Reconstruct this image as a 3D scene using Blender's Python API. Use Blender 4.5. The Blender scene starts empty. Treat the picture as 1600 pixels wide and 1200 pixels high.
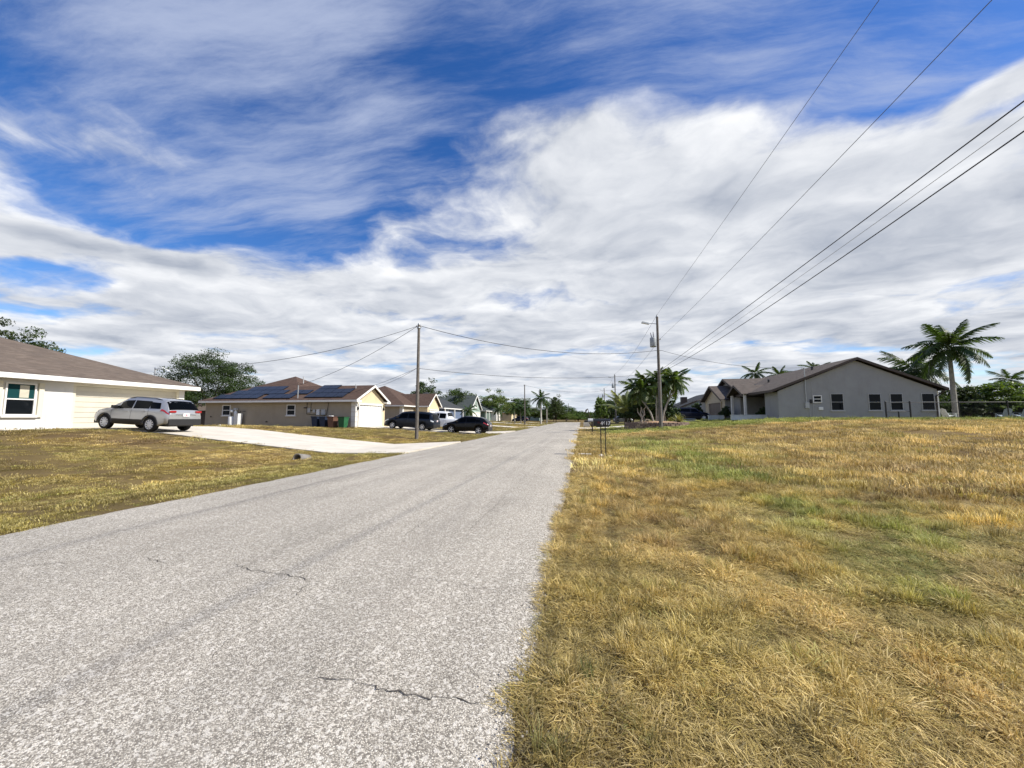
import bpy, bmesh, math, random
import numpy as np
from mathutils import Vector, Matrix
random.seed(7); rng = np.random.default_rng(11)
R = math.radians
scene = bpy.context.scene
col = scene.collection

# ------------------------------------------------------------------ camera
cam_d = bpy.data.cameras.new('camera'); cam = bpy.data.objects.new('camera', cam_d); col.objects.link(cam)
cam_d.sensor_width = 36.0; cam_d.lens = 600 / 1600 * 36.0
cam_d.clip_start = 0.05; cam_d.clip_end = 6000
cam.location = (0, 0, 1.4)
YAW, PITCH = 10.2, 5.02
cam.rotation_euler = (R(90 + PITCH), 0, R(YAW))
scene.camera = cam
scene.render.resolution_x, scene.render.resolution_y = 1024, 768

# ------------------------------------------------------------------ light
SUN_EL, SUN_AZ = 42.0, 92.0            # azimuth clockwise from +Y: the sun stands to the right of the road
sd = Vector((math.sin(R(SUN_AZ)) * math.cos(R(SUN_EL)), math.cos(R(SUN_AZ)) * math.cos(R(SUN_EL)), math.sin(R(SUN_EL))))
sun_l = bpy.data.lights.new('sun', 'SUN'); sun_l.energy = 5.0; sun_l.angle = R(0.55); sun_l.color = (1, 0.95, 0.86)
sun = bpy.data.objects.new('sun', sun_l); col.objects.link(sun); sun.location = (0, 0, 60)
sun.rotation_euler = (-sd).to_track_quat('-Z', 'Y').to_euler()
scene.view_settings.view_transform = 'Standard'; scene.view_settings.look = 'None'
scene.view_settings.exposure = 0.30; scene.view_settings.gamma = 1.0; scene.view_settings.use_curve_mapping = False

def pix_dir(px, py):
    """direction of a photograph pixel (1600 x 1200)"""
    v = Vector(((px - 800) / 600, -(py - 600) / 600, -1.0))
    return cam.rotation_euler.to_matrix() @ v

# ------------------------------------------------------------------ sky: Nishita + two procedural cloud decks
world = bpy.data.worlds.new('World'); scene.world = world; world.use_nodes = True
nt = world.node_tree; nt.nodes.clear(); N = nt.nodes; LK = nt.links
SKY_STRENGTH = 0.1
wo = N.new('ShaderNodeOutputWorld'); bg = N.new('ShaderNodeBackground'); bg.inputs[1].default_value = SKY_STRENGTH
LK.new(bg.outputs[0], wo.inputs[0])
sky = N.new('ShaderNodeTexSky'); sky.sky_type = 'NISHITA'; sky.sun_disc = False
sky.sun_elevation = R(SUN_EL); sky.sun_rotation = R(SUN_AZ)
sky.air_density = 1.0; sky.dust_density = 0.3; sky.ozone_density = 4.0
tc = N.new('ShaderNodeTexCoord')
def wmath(op, a, b=None, c=None, clamp=False):
    n = N.new('ShaderNodeMath'); n.operation = op; n.use_clamp = clamp
    for i, v in enumerate((a, b, c)):
        if v is None: continue
        if isinstance(v, (int, float)): n.inputs[i].default_value = v
        else: LK.new(v, n.inputs[i])
    return n.outputs[0]
def wmap(v, a, b, c=0, d=1, smooth=True):
    n = N.new('ShaderNodeMapRange'); n.interpolation_type = 'SMOOTHSTEP' if smooth else 'LINEAR'
    LK.new(v, n.inputs[0])
    for i, k in enumerate((a, b, c, d)): n.inputs[1 + i].default_value = k
    return n.outputs[0]
sx = N.new('ShaderNodeSeparateXYZ'); LK.new(tc.outputs['Generated'], sx.inputs[0])
CURV = 0.10
den = wmath('ADD', wmath('MAXIMUM', sx.outputs[2], 0.0), CURV)
cb = N.new('ShaderNodeCombineXYZ')
LK.new(wmath('DIVIDE', sx.outputs[0], den), cb.inputs[0]); LK.new(wmath('DIVIDE', sx.outputs[1], den), cb.inputs[1])
Pc = cb.outputs[0]                      # where the view ray meets the cloud deck
def pdeck(px, py):
    d = pix_dir(px, py).normalized(); k = max(d.z, 0) + CURV
    return Vector((d.x / k, d.y / k, 0))
def wmapping(vec, loc=(0,0,0), rot=0, scale=(1,1,1), typ='POINT'):
    m = N.new('ShaderNodeMapping'); m.vector_type = typ; LK.new(vec, m.inputs[0])
    m.inputs[1].default_value = loc; m.inputs[2].default_value = (0, 0, rot); m.inputs[3].default_value = scale
    return m.outputs[0]
def wnoise(vec, scale, detail=6, rough=0.55, dist=0.0, lac=2.0):
    n = N.new('ShaderNodeTexNoise'); n.inputs['Scale'].default_value = scale; n.inputs['Detail'].default_value = detail
    n.inputs['Roughness'].default_value = rough; n.inputs['Distortion'].default_value = dist; n.inputs['Lacunarity'].default_value = lac
    LK.new(vec, n.inputs['Vector']); return n.outputs[0]
def blob(p0, p1, width, soft=1.0):
    """a soft elongated patch of the deck between two photograph pixels, half width in pixels across at p0"""
    a, b = pdeck(*p0), pdeck(*p1); c = (a + b) / 2; v = b - a
    m = wmapping(warped, c, math.atan2(v.y, v.x), (max(v.length / 2, 1e-3), width, 1), 'TEXTURE')
    l = N.new('ShaderNodeVectorMath'); l.operation = 'LENGTH'; LK.new(m, l.inputs[0])
    return wmap(l.outputs['Value'], 0.35, 1.35 * soft, 1, 0)
# domain warp
wn = N.new('ShaderNodeTexNoise'); wn.inputs['Scale'].default_value = 1.4; wn.inputs['Detail'].default_value = 4
LK.new(Pc, wn.inputs['Vector'])
vs = N.new('ShaderNodeVectorMath'); vs.operation = 'SUBTRACT'; LK.new(wn.outputs['Color'], vs.inputs[0]); vs.inputs[1].default_value = (.5, .5, .5)
vm = N.new('ShaderNodeVectorMath'); vm.operation = 'MULTIPLY_ADD'; LK.new(vs.outputs[0], vm.inputs[0]); vm.inputs[1].default_value = (.7, .7, 0); LK.new(Pc, vm.inputs[2])
warped = vm.outputs[0]
SKYBLOBS = []
def wadd(lst):
    o = None
    for amp, v in lst:
        t = wmath('MULTIPLY', v, amp); o = t if o is None else wmath('ADD', o, t)
    return o
rad = N.new('ShaderNodeVectorMath'); rad.operation = 'LENGTH'; LK.new(warped, rad.inputs[0]); rad = rad.outputs['Value']
cover = wadd([(0.17, wmap(rad, 0.95, 2.3, -1.0, 1.15)),
              (0.30, blob((600, 315), (1640, 215), 0.34)),
              (0.10, blob((650, 420), (1600, 400), 0.50)), (-0.17, blob((180, 120), (560, 330), 0.30)),
              (-0.30, blob((-60, 290), (590, 395), 0.34)),
              (-0.22, blob((840, 130), (1540, 60), 0.20)), (0.16, blob((1590, 60), (1640, 140), 0.2)),
              (-0.20, blob((-80, 425), (200, 445), 0.22)),
              (0.16, blob((20, 345), (420, 450), 0.18)),
              (-0.10, blob((-60, 545), (340, 575), 0.5))])
sw = N.new('ShaderNodeVectorMath'); sw.operation = 'MULTIPLY_ADD'; LK.new(vs.outputs[0], sw.inputs[0]); sw.inputs[1].default_value = (.22, .22, 0); LK.new(Pc, sw.inputs[2]); softwarp = sw.outputs[0]
def deck(vec):
    n1 = wnoise(wmapping(vec, (3.1, 7.7, 0), 0.5, (0.85, 1.25, 1)), 1.05, 9, 0.53, 0.0)
    return n1
dn = deck(warped)
off = N.new('ShaderNodeVectorMath'); off.operation = 'ADD'; LK.new(warped, off.inputs[0]); off.inputs[1].default_value = (0.16, -0.05, 0)
dn2 = deck(off.outputs[0])
puff = wnoise(softwarp, 5.5, 7, 0.62)
dens = wmath('ADD', wmath('ADD', dn, wmath('MULTIPLY', wmath('SUBTRACT', puff, 0.5), 0.20)), cover)
low = wmap(dens, 0.45, 0.66)
# thin high veil, drawn out in streaks
veil_n = wnoise(wmapping(softwarp, (1.3, 0.4, 0), R(-62), (0.55, 2.4, 1)), 1.9, 9, 0.66, 0.0)
veil_m = wadd([(0.19, blob((60, 20), (640, 150), 0.60, 1.2)), (0.10, blob((60, 250), (560, 330), 0.35)), (0.04, blob((900, 60), (1500, 120), 0.3))])
veil = wmath('MULTIPLY', wmap(wmath('ADD', veil_n, veil_m), 0.42, 0.86), 0.80)
# light and shade of the low deck: thin towards the sun = bright, thick = grey
lit = wmath('ADD', wmath('MULTIPLY', wmath('SUBTRACT', dn, dn2), 3.0), 0.62)
thick = wmap(dens, 0.62, 0.98, 0.0, 0.52)
fine = wmath('MULTIPLY', wmath('SUBTRACT', puff, 0.5), 0.8)
shade = wmath('ADD', wmath('SUBTRACT', lit, thick), fine, clamp=True)
def wmix(f, a, b):
    m = N.new('ShaderNodeMix'); m.data_type = 'RGBA'; m.clamp_factor = True
    for k, v in ((0, f), (6, a), (7, b)):
        if isinstance(v, tuple): m.inputs[k].default_value = v
        else: LK.new(v, m.inputs[k])
    return m.outputs[2]
def skc(r, g, b): return (r / SKY_STRENGTH, g / SKY_STRENGTH, b / SKY_STRENGTH, 1)
hs = N.new('ShaderNodeHueSaturation'); hs.inputs['Saturation'].default_value = 1.28; hs.inputs['Hue'].default_value = 0.512; hs.inputs['Value'].default_value = 1.25
LK.new(sky.outputs[0], hs.inputs['Color'])
c = wmix(veil, hs.outputs[0], skc(0.42, 0.48, 0.64))
ccol = wmix(shade, skc(0.30, 0.34, 0.42), skc(0.84, 0.85, 0.87))
c = wmix(low, c, ccol)
hz = wmap(sx.outputs[2], 0.0, 0.10, 0.45, 0.0)
c = wmix(hz, c, skc(0.55, 0.63, 0.74))
LK.new(c, bg.inputs[0])
# ------------------------------------------------------------------ end of sky
world.cycles.sampling_method = 'MANUAL'; world.cycles.sample_map_resolution = 512

# ------------------------------------------------------------------ helpers
def cl(v, a=0.0, b=1.0): return np.minimum(np.maximum(v, a), b)
def sm(t): t = cl(t); return t * t * (3 - 2 * t)
def _hash(ix, iy, seed):
    h = (ix.astype(np.int64) * 374761393 + iy.astype(np.int64) * 668265263 + seed * 974711) & 0x7fffffff
    h = (h ^ (h >> 13)) * 1274126177 & 0x7fffffff
    return ((h ^ (h >> 16)) & 0xffff) / 65535.0
def vnoise(x, y, s=1.0, seed=0):
    x = np.asarray(x, float) / s; y = np.asarray(y, float) / s
    ix, iy = np.floor(x), np.floor(y); fx, fy = x - ix, y - iy
    fx = fx * fx * (3 - 2 * fx); fy = fy * fy * (3 - 2 * fy)
    a, b = _hash(ix, iy, seed), _hash(ix + 1, iy, seed); c, d = _hash(ix, iy + 1, seed), _hash(ix + 1, iy + 1, seed)
    return (a * (1 - fx) + b * fx) * (1 - fy) + (c * (1 - fx) + d * fx) * fy
def fbm(x, y, s=1.0, seed=0, o=4):
    v = 0; w = 0; a = 1.0
    for k in range(o): v = v + a * vnoise(x, y, s / 2 ** k, seed + k * 17); w += a; a *= 0.55
    return v / w

ROAD_L, ROAD_R, ROAD_END = -6.94, -0.32, 118.0
def E(x, y):
    """height of the land (road surface = 0)"""
    x = np.asarray(x, float); y = np.asarray(y, float)
    u = ROAD_L - x; v = x - ROAD_R
    pad = 0.85 - 0.35 * sm((y - 22) / 9) - 0.15 * sm((y - 90) / 30)
    zl = -0.02 - 0.11 * np.exp(-((u - 3.1) / 1.5) ** 2) + pad * sm((u - 3) / 13)
    far = 1 - 0.65 * sm((y - 60) / 30)
    zr = -0.02 - 0.05 * np.exp(-((v - 2.2) / 1.2) ** 2) + 1.29 * sm((y - 5) / 33) * sm(v / 20) * far
    rough = (fbm(x, y, 2.2, 5, 3) - 0.5) * 0.07
    k = sm(np.maximum(u, v) / 1.2)
    z = np.where(u > 0, zl, np.where(v > 0, zr, -0.035)) + rough * k
    back = sm((y - 150) / 60)
    return z * (1 - back) + 0.1 * back
def Ez(x, y): return float(E(x, y))
def ground_hit(px, py):
    d = pix_dir(px, py); o = Vector(cam.location); t = 0.5
    while t < 400:
        p = o + d * t
        if p.z < Ez(p.x, p.y): break
        t *= 1.004
    return p

class MB:
    """collects shapes, builds ONE mesh object; uv in metres along every face"""
    def __init__(s): s.v = []; s.f = []; s.mi = []; s.sm = []
    def face(s, pts, mi=0, smooth=False):
        b = len(s.v); s.v += [tuple(p) for p in pts]; s.f.append(tuple(range(b, b + len(pts)))); s.mi.append(mi); s.sm.append(smooth); return s
    def mesh(s, vs, fs, mi=0, smooth=False):
        b = len(s.v); s.v += [tuple(p) for p in vs]
        for f in fs: s.f.append(tuple(b + i for i in f)); s.mi.append(mi); s.sm.append(smooth)
        return s
    def box(s, x0, x1, y0, y1, z0, z1, mi=0, bev=0.0):
        if bev > 0:
            bm = bmesh.new(); bmesh.ops.create_cube(bm, size=1)
            bmesh.ops.scale(bm, vec=(x1 - x0, y1 - y0, z1 - z0), verts=bm.verts)
            bmesh.ops.translate(bm, vec=((x0 + x1) / 2, (y0 + y1) / 2, (z0 + z1) / 2), verts=bm.verts)
            bmesh.ops.bevel(bm, geom=bm.edges[:], offset=bev, segments=2, affect='EDGES', profile=0.5)
            bm.verts.index_update()
            s.mesh([v.co[:] for v in bm.verts], [[v.index for v in f.verts] for f in bm.faces], mi); bm.free(); return s
        v = [(x0,y0,z0),(x1,y0,z0),(x1,y1,z0),(x0,y1,z0),(x0,y0,z1),(x1,y0,z1),(x1,y1,z1),(x0,y1,z1)]
        return s.mesh(v, [(0,3,2,1),(4,5,6,7),(0,1,5,4),(1,2,6,5),(2,3,7,6),(3,0,4,7)], mi)
    def tube(s, path, rad, n=8, mi=0, cap=True, smooth=True):
        path = [Vector(p) for p in path]; m = len(path)
        if not isinstance(rad, (list, tuple)): rad = [rad] * m
        vs = []; up = Vector((0, 0, 1)); prev = None
        for i, p in enumerate(path):
            t = (path[min(i + 1, m - 1)] - path[max(i - 1, 0)]).normalized()
            if prev is None:
                a = t.cross(up)
                if a.length < 1e-3: a = t.cross(Vector((1, 0, 0)))
            else: a = prev - t * prev.dot(t)
            a.normalize(); b = t.cross(a); prev = a
            for k in range(n):
                an = 2 * math.pi * k / n; vs.append(p + (a * math.cos(an) + b * math.sin(an)) * rad[i])
        fs = []
        for i in range(m - 1):
            for k in range(n):
                fs.append((i*n+k, i*n+(k+1) % n, (i+1)*n+(k+1) % n, (i+1)*n+k))
        s.mesh(vs, fs, mi, smooth)
        if cap: s.face([vs[k] for k in range(n)][::-1], mi); s.face([vs[(m-1)*n+k] for k in range(n)], mi)
        return s
    def lathe(s, prof, c=(0,0,0), n=16, mi=0, axis='z', smooth=True, cap=True):
        vs = []
        for r, h in prof:
            for k in range(n):
                an = 2 * math.pi * k / n; ca, sa = math.cos(an) * r, math.sin(an) * r
                p = {'z': (ca, sa, h), 'y': (sa, h, ca), 'x': (h, ca, sa)}[axis]
                vs.append((p[0] + c[0], p[1] + c[1], p[2] + c[2]))
        fs = [(i*n+k, i*n+(k+1) % n, (i+1)*n+(k+1) % n, (i+1)*n+k) for i in range(len(prof) - 1) for k in range(n)]
        s.mesh(vs, fs, mi, smooth)
        if cap: s.face([vs[k] for k in range(n)][::-1], mi); s.face(vs[-n:], mi)
        return s
    def build(s, name, mats, parent=None, loc=None, fix=True):
        me = bpy.data.meshes.new(name); me.from_pydata(s.v, [], s.f)
        for m in (mats if isinstance(mats, (list, tuple)) else [mats]): me.materials.append(m)
        me.polygons.foreach_set('material_index', s.mi); me.polygons.foreach_set('use_smooth', s.sm)
        uvs(me); me.update()
        o = bpy.data.objects.new(name, me); col.objects.link(o)
        if parent: o.parent = parent
        if loc: o.location = loc
        return o
def build_each(s, name, mats, parent=None):
    """one object for each separate piece in the builder"""
    key = {}; par = list(range(len(s.v)))
    def find(i):
        while par[i] != i: par[i] = par[par[i]]; i = par[i]
        return i
    for i, p in enumerate(s.v):
        k = tuple(round(c, 4) for c in p)
        if k in key: par[find(i)] = find(key[k])
        else: key[k] = i
    for f in s.f:
        for a in f[1:]: par[find(a)] = find(f[0])
    groups = {}
    for fi, f in enumerate(s.f): groups.setdefault(find(f[0]), []).append(fi)
    out = []
    for fl in groups.values():
        m = MB()
        for fi in fl: m.face([s.v[i] for i in s.f[fi]], s.mi[fi], s.sm[fi])
        out.append(m.build(name, mats, parent))
    return out
MB.build_each = build_each
def uvs(me):
    nl = len(me.loops); 
    if not nl: return
    uv = me.uv_layers.new(name='UVMap'); co = np.empty(len(me.vertices) * 3); me.vertices.foreach_get('co', co); co = co.reshape(-1, 3)
    lv = np.empty(nl, int); me.loops.foreach_get('vertex_index', lv)
    nr = np.empty(len(me.polygons) * 3); me.polygons.foreach_get('normal', nr); nr = nr.reshape(-1, 3)
    lt = np.empty(len(me.polygons), int); me.polygons.foreach_get('loop_total', lt)
    nn = np.repeat(nr, lt, axis=0); u = np.stack([-nn[:, 1], nn[:, 0], np.zeros(nl)], 1); L = np.linalg.norm(u, axis=1)
    flat = L < 0.02; u[flat] = (1, 0, 0); L[flat] = 1; u /= L[:, None]; w = np.cross(nn, u); p = co[lv]
    out = np.stack([(p * u).sum(1), (p * w).sum(1)], 1).astype(np.float32); uv.data.foreach_set('uv', out.ravel())

def tag(o, label=None, cat=None, group=None, kind=None):
    if label: o['label'] = label
    if cat: o['category'] = cat
    if group: o['group'] = group
    if kind: o['kind'] = kind
    return o
def thing(name, label, cat, loc=(0,0,0), rz=0.0, group=None):
    o = bpy.data.objects.new(name, None); col.objects.link(o); o.location = loc; o.rotation_euler = (0, 0, rz); o.empty_display_size = .3
    return tag(o, label, cat, group)
def dup(root, loc=None, rz=None, label=None, parent=None):
    c = root.copy(); col.objects.link(c); c.parent = parent
    if loc is not None: c.location = loc
    if rz is not None: c.rotation_euler = (0, 0, rz)
    if label: c['label'] = label
    for ch in list(root.children): dup(ch, parent=c)
    return c
def child(src, parent, loc, rot=None, scl=None, name=None):
    """one more piece sharing mesh data"""
    o = bpy.data.objects.new(name or src.name, src); col.objects.link(o); o.parent = parent; o.location = loc
    if rot: o.rotation_euler = rot
    if scl: o.scale = scl if isinstance(scl, (tuple, list)) else (scl, scl, scl)
    return o

# ------------------------------------------------------------------ materials
MATS = {}
class NB:
    def __init__(s, name):
        s.m = bpy.data.materials.new(name); s.m.use_nodes = True; s.t = s.m.node_tree; s.n = s.t.nodes
        s.b = s.n['Principled BSDF']; s.o = s.n['Material Output']
    def l(s, a, b): s.t.links.new(a, b)
    def node(s, typ, **kw):
        n = s.n.new(typ)
        for k, v in kw.items(): setattr(n, k, v)
        return n
    def coord(s, which='Object'): return s.node('ShaderNodeTexCoord').outputs[which]
    def pos(s): return s.node('ShaderNodeNewGeometry').outputs['Position']
    def mapping(s, v, scale=(1,1,1), rot=(0,0,0), loc=(0,0,0)):
        m = s.node('ShaderNodeMapping'); s.l(v, m.inputs[0]); m.inputs[1].default_value = loc; m.inputs[2].default_value = rot; m.inputs[3].default_value = scale; return m.outputs[0]
    def noise(s, v, scale, detail=4, rough=.55, out=0):
        n = s.node('ShaderNodeTexNoise'); s.l(v, n.inputs['Vector']); n.inputs['Scale'].default_value = scale; n.inputs['Detail'].default_value = detail; n.inputs['Roughness'].default_value = rough; return n.outputs[out]
    def mp(s, v, a, b, c=0, d=1):
        n = s.node('ShaderNodeMapRange'); s.l(v, n.inputs[0])
        for i, k in enumerate((a, b, c, d)): n.inputs[1 + i].default_value = k
        return n.outputs[0]
    def math(s, op, a, b=None):
        n = s.node('ShaderNodeMath', operation=op)
        for i, v in enumerate((a, b)):
            if v is None: continue
            if isinstance(v, (int, float)): n.inputs[i].default_value = v
            else: s.l(v, n.inputs[i])
        return n.outputs[0]
    def mix(s, f, a, b, blend='MIX'):
        n = s.node('ShaderNodeMix', data_type='RGBA', blend_type=blend)
        for k, v in ((0, f), (6, a), (7, b)):
            if isinstance(v, (int, float)): n.inputs[k].default_value = v
            elif isinstance(v, (tuple, list)): n.inputs[k].default_value = (*v[:3], 1)
            else: s.l(v, n.inputs[k])
        return n.outputs[2]
    def bump(s, h, strength=.3, dist=.01, normal=None):
        n = s.node('ShaderNodeBump'); s.l(h, n.inputs['Height']); n.inputs['Strength'].default_value = strength; n.inputs['Distance'].default_value = dist
        if normal: s.l(normal, n.inputs['Normal'])
        s.l(n.outputs[0], s.b.inputs['Normal']); return n.outputs[0]
    def base(s, v):
        if isinstance(v, (tuple, list)): s.b.inputs['Base Color'].default_value = (*v[:3], 1)
        else: s.l(v, s.b.inputs['Base Color'])
    def set(s, **kw):
        for k, v in kw.items(): s.b.inputs[k.replace('_', ' ')].default_value = v
        return s
def plain(name, c, rough=.7, var=.18, scale=3.0, metal=0.0, bump=0.0, bscale=40.0, spec=.4, coat=0.0, dirt=None):
    if name in MATS: return MATS[name]
    b = NB(name); v = b.coord('Object'); n = b.noise(v, scale, 5, .6)
    f = b.mp(n, .3, .7, 1 - var, 1 + var)
    cc = b.node('ShaderNodeVectorMath', operation='SCALE'); cc.inputs[0].default_value = c[:3]; b.l(f, cc.inputs['Scale'])
    out = cc.outputs[0]
    if dirt: out = b.mix(b.mp(b.noise(b.mapping(v, (1, 1, .25)), 2.5, 6, .65), .52, .75, 0, dirt[1]), out, dirt[0])
    b.base(out); b.set(Roughness=rough, Metallic=metal); b.b.inputs['Specular IOR Level'].default_value = spec
    if coat: b.b.inputs['Coat Weight'].default_value = coat; b.b.inputs['Coat Roughness'].default_value = .04
    if bump: b.bump(b.noise(v, bscale, 3, .6), bump, .01)
    MATS[name] = b.m; return b.m
def stucco(name, c):
    return plain(name, c, .9, .06, 1.2, bump=.25, bscale=90, spec=.2, dirt=((c[0]*.72, c[1]*.70, c[2]*.66), .35))
def shingle(name, c1, c2, c3):
    b = NB(name); uv = b.coord('UV')
    br = b.node('ShaderNodeTexBrick'); br.offset = .5; br.squash = 1.0
    b.l(uv, br.inputs['Vector'])
    br.inputs['Color1'].default_value = (0, 0, 0, 1); br.inputs['Color2'].default_value = (1, 1, 1, 1); br.inputs['Mortar'].default_value = (.35, .35, .35, 1)
    br.inputs['Scale'].default_value = 1.0; br.inputs['Brick Width'].default_value = .31; br.inputs['Row Height'].default_value = .145; br.inputs['Mortar Size'].default_value = .004; br.inputs['Bias'].default_value = 0.0
    t = b.mix(br.outputs[0], c1, c2)
    t = b.mix(b.mp(b.noise(uv, 1.1, 6, .65), .45, .7, 0, .5), t, c3)
    t = b.mix(b.mp(b.noise(b.mapping(uv, (.9, 5, 1)), 1.4, 5, .7), .36, .64, 0, .6), t, (c1[0]*.62, c1[1]*.62, c1[2]*.62))
    t = b.mix(b.mp(b.noise(uv, 60, 2, .6), .3, .7, 0, .35), t, (c1[0]*.5, c1[1]*.5, c1[2]*.5))
    b.base(t); b.set(Roughness=.95); b.b.inputs['Specular IOR Level'].default_value = .15
    sep = b.node('ShaderNodeSeparateXYZ'); b.l(uv, sep.inputs[0])
    saw = b.math('FRACT', b.math('DIVIDE', sep.outputs[1], .145))
    b.bump(b.math('ADD', b.math('MULTIPLY', b.math('SUBTRACT', 1.0, saw), .7), b.math('MULTIPLY', br.outputs[1], -.4)), .6, .02)
    MATS[name] = b.m; return b.m
def glass(name, c=(.008, .010, .012), rough=.04, spec=.10):
    b = NB(name); b.base(c); b.set(Roughness=rough); b.b.inputs['Specular IOR Level'].default_value = spec
    b.bump(b.noise(b.coord('Object'), 1.3, 2), .03, .02)
    MATS[name] = b.m; return b.m
def leafmat(name, c, trans=.35, var=.4):
    b = NB(name); a = b.node('ShaderNodeAttribute', attribute_name='shade'); 
    oi = b.node('ShaderNodeObjectInfo')
    k = b.mp(a.outputs['Fac'], 0, 1, 1 - var, 1 + var)
    hsv = b.node('ShaderNodeHueSaturation'); hsv.inputs['Color'].default_value = (*c, 1); b.l(k, hsv.inputs['Value'])
    b.l(b.mp(oi.outputs['Random'], 0, 1, .485, .515), hsv.inputs['Hue'])
    b.base(hsv.outputs[0]); b.set(Roughness=.5); b.b.inputs['Specular IOR Level'].default_value = .35
    tr = b.node('ShaderNodeBsdfTranslucent'); mx = b.node('ShaderNodeMixShader'); mx.inputs[0].default_value = trans
    tc2 = b.mix(1.0, hsv.outputs[0], (1.5, 1.5, .6), 'MULTIPLY'); b.l(tc2, tr.inputs[0])
    b.l(b.b.outputs[0], mx.inputs[1]); b.l(tr.outputs[0], mx.inputs[2]); b.l(mx.outputs[0], b.o.inputs[0])
    MATS[name] = b.m; return b.m

WHITE_STUCCO = stucco('white_stucco', (.68, .672, .645)); CREAM = stucco('cream_stucco', (.66, .55, .36)); SHADED_WALL = stucco('shaded_wall_stucco', (.38, .33, .255))  # last one is a darker wall tone, with side wall shade put into colour
GREYWALL = stucco('grey_stucco', (.325, .328, .325)); BLUEWALL = stucco('blue_stucco', (.13, .17, .26)); GREENWALL = stucco('green_stucco', (.15, .21, .18)); SAGE = stucco('sage_stucco', (.30, .38, .34))
PALEBLUE = stucco('pale_blue_stucco', (.27, .33, .40)); BEIGE = stucco('beige_stucco', (.5, .44, .33))
TRIM = plain('white_trim', (.80, .79, .75), .55, .05, 2, spec=.35); IVORY = plain('ivory_trim', (.70, .66, .53), .55, .06, 2)
DARKTRIM = plain('dark_brown_trim', (.055, .04, .032), .6, .15, 3); DOORIV = plain('ivory_door_paint', (.60, .565, .47), .5, .05, 2, dirt=((.5, .46, .38), .25))
DOORWH = plain('white_door_paint', (.82, .80, .74), .5, .04, 2); DOORBR = plain('brown_door_paint', (.11, .085, .075), .5, .1, 2)
ROOF_A = shingle('weathered_shingle', (.16, .125, .10), (.24, .19, .15), (.13, .11, .095)); ROOF_B = shingle('brown_shingle', (.095, .062, .048), (.16, .105, .08), (.12, .088, .07))
ROOF_R = shingle('taupe_shingle', (.12, .10, .085), (.20, .165, .14), (.15, .14, .12)); ROOF_D = shingle('charcoal_shingle', (.05, .055, .06), (.085, .09, .095), (.10, .105, .105)); ROOF_E = shingle('grey_green_shingle', (.07, .085, .08), (.11, .125, .12), (.09, .10, .10))
GLASS = glass('window_glass'); TEALGLASS = glass('teal_window_glass', (.012, .055, .058), .04, .3)
CURTAIN = plain('curtain', (.55, .52, .42), .9, .1)
CONCRETE = None
POLEW = plain('weathered_pole_wood', (.14, .125, .108), .9, .3, 6, bump=.5, bscale=25, dirt=((.26, .24, .21), .5))
GALV = plain('galvanised_steel', (.42, .44, .45), .45, .12, 6, metal=.6); TRANSF = plain('transformer_grey', (.34, .37, .38), .5, .08, 4)
BLACKM = plain('black_metal', (.012, .012, .013), .42, .2, 8, spec=.5); CABLE = plain('black_cable', (.018, .018, .02), .6, .1, 2); STEELW = plain('bare_conductor', (.16, .16, .17), .5, .1, 2, metal=.5)
RUBBER = plain('tyre_rubber', (.018, .018, .018), .85, .2, 9); PLASTIC = plain('black_plastic', (.022, .022, .023), .55, .12, 6)
ALLOY = plain('alloy', (.82, .83, .84), .35, .05, 5, metal=.2); CHROME = plain('chrome', (.75, .75, .76), .12, .02, 3, metal=1)
REDL = plain('red_lens', (.34, .012, .015), .15, .05, 5, spec=.7, coat=.6); CLEARL = plain('clear_lens', (.62, .64, .66), .12, .05, 5, spec=.7, coat=.6)
PLATEM = plain('plate_paint', (.78, .74, .74), .5, .05, 8); PLATER = plain('plate_print', (.70, .14, .18), .5, .05, 8)
CARGLASS = glass('tinted_car_glass', (.002, .0025, .003), .03, .07)
WHITEP = plain('white_plastic', (.78, .79, .78), .5, .05, 4, dirt=((.45, .44, .38), .3)); GREYP = plain('grey_plastic', (.45, .46, .46), .6, .08, 4)
CELL = glass('solar_cell', (.012, .016, .032), .12, .5); CELLF = plain('solar_frame', (.03, .03, .035), .4, .1, 4, metal=.4)
TRUNKG = plain('palm_trunk_grey', (.34, .32, .28), .9, .25, 4, bump=.5, bscale=18); TRUNKD = plain('palm_trunk_dark', (.07, .055, .045), .95, .3, 6, bump=.8, bscale=14)
CROWNSH = plain('crownshaft_green', (.13, .19, .055), .45, .15, 3); BARK = plain('bark', (.10, .08, .062), .95, .3, 6, bump=.8, bscale=16); DEADW = plain('bleached_wood', (.42, .36, .29), .9, .2, 6, bump=.4, bscale=20)
LEAF_OAK = leafmat('oak_leaf', (.050, .078, .024), .35, .55); LEAF_MID = leafmat('mid_green_leaf', (.062, .098, .022)); LEAF_LT = leafmat('light_green_leaf', (.105, .155, .035)); LEAF_DK = leafmat('dark_green_leaf', (.045, .072, .025)); LEAF_ADON = leafmat('clump_palm_leaf', (.09, .135, .04), .4, .4); GREYTRIM = plain('grey_trim', (.46, .46, .45), .6, .06, 3)
LEAF_PALM = leafmat('palm_leaf', (.052, .088, .026), .35, .4); LEAF_PALMY = leafmat('pale_palm_leaf', (.26, .29, .13), .3, .3); LEAF_YUC = leafmat('yucca_leaf', (.24, .26, .11), .25, .3)
RACHIS = plain('frond_stem', (.26, .26, .11), .6, .15, 4)
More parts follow.
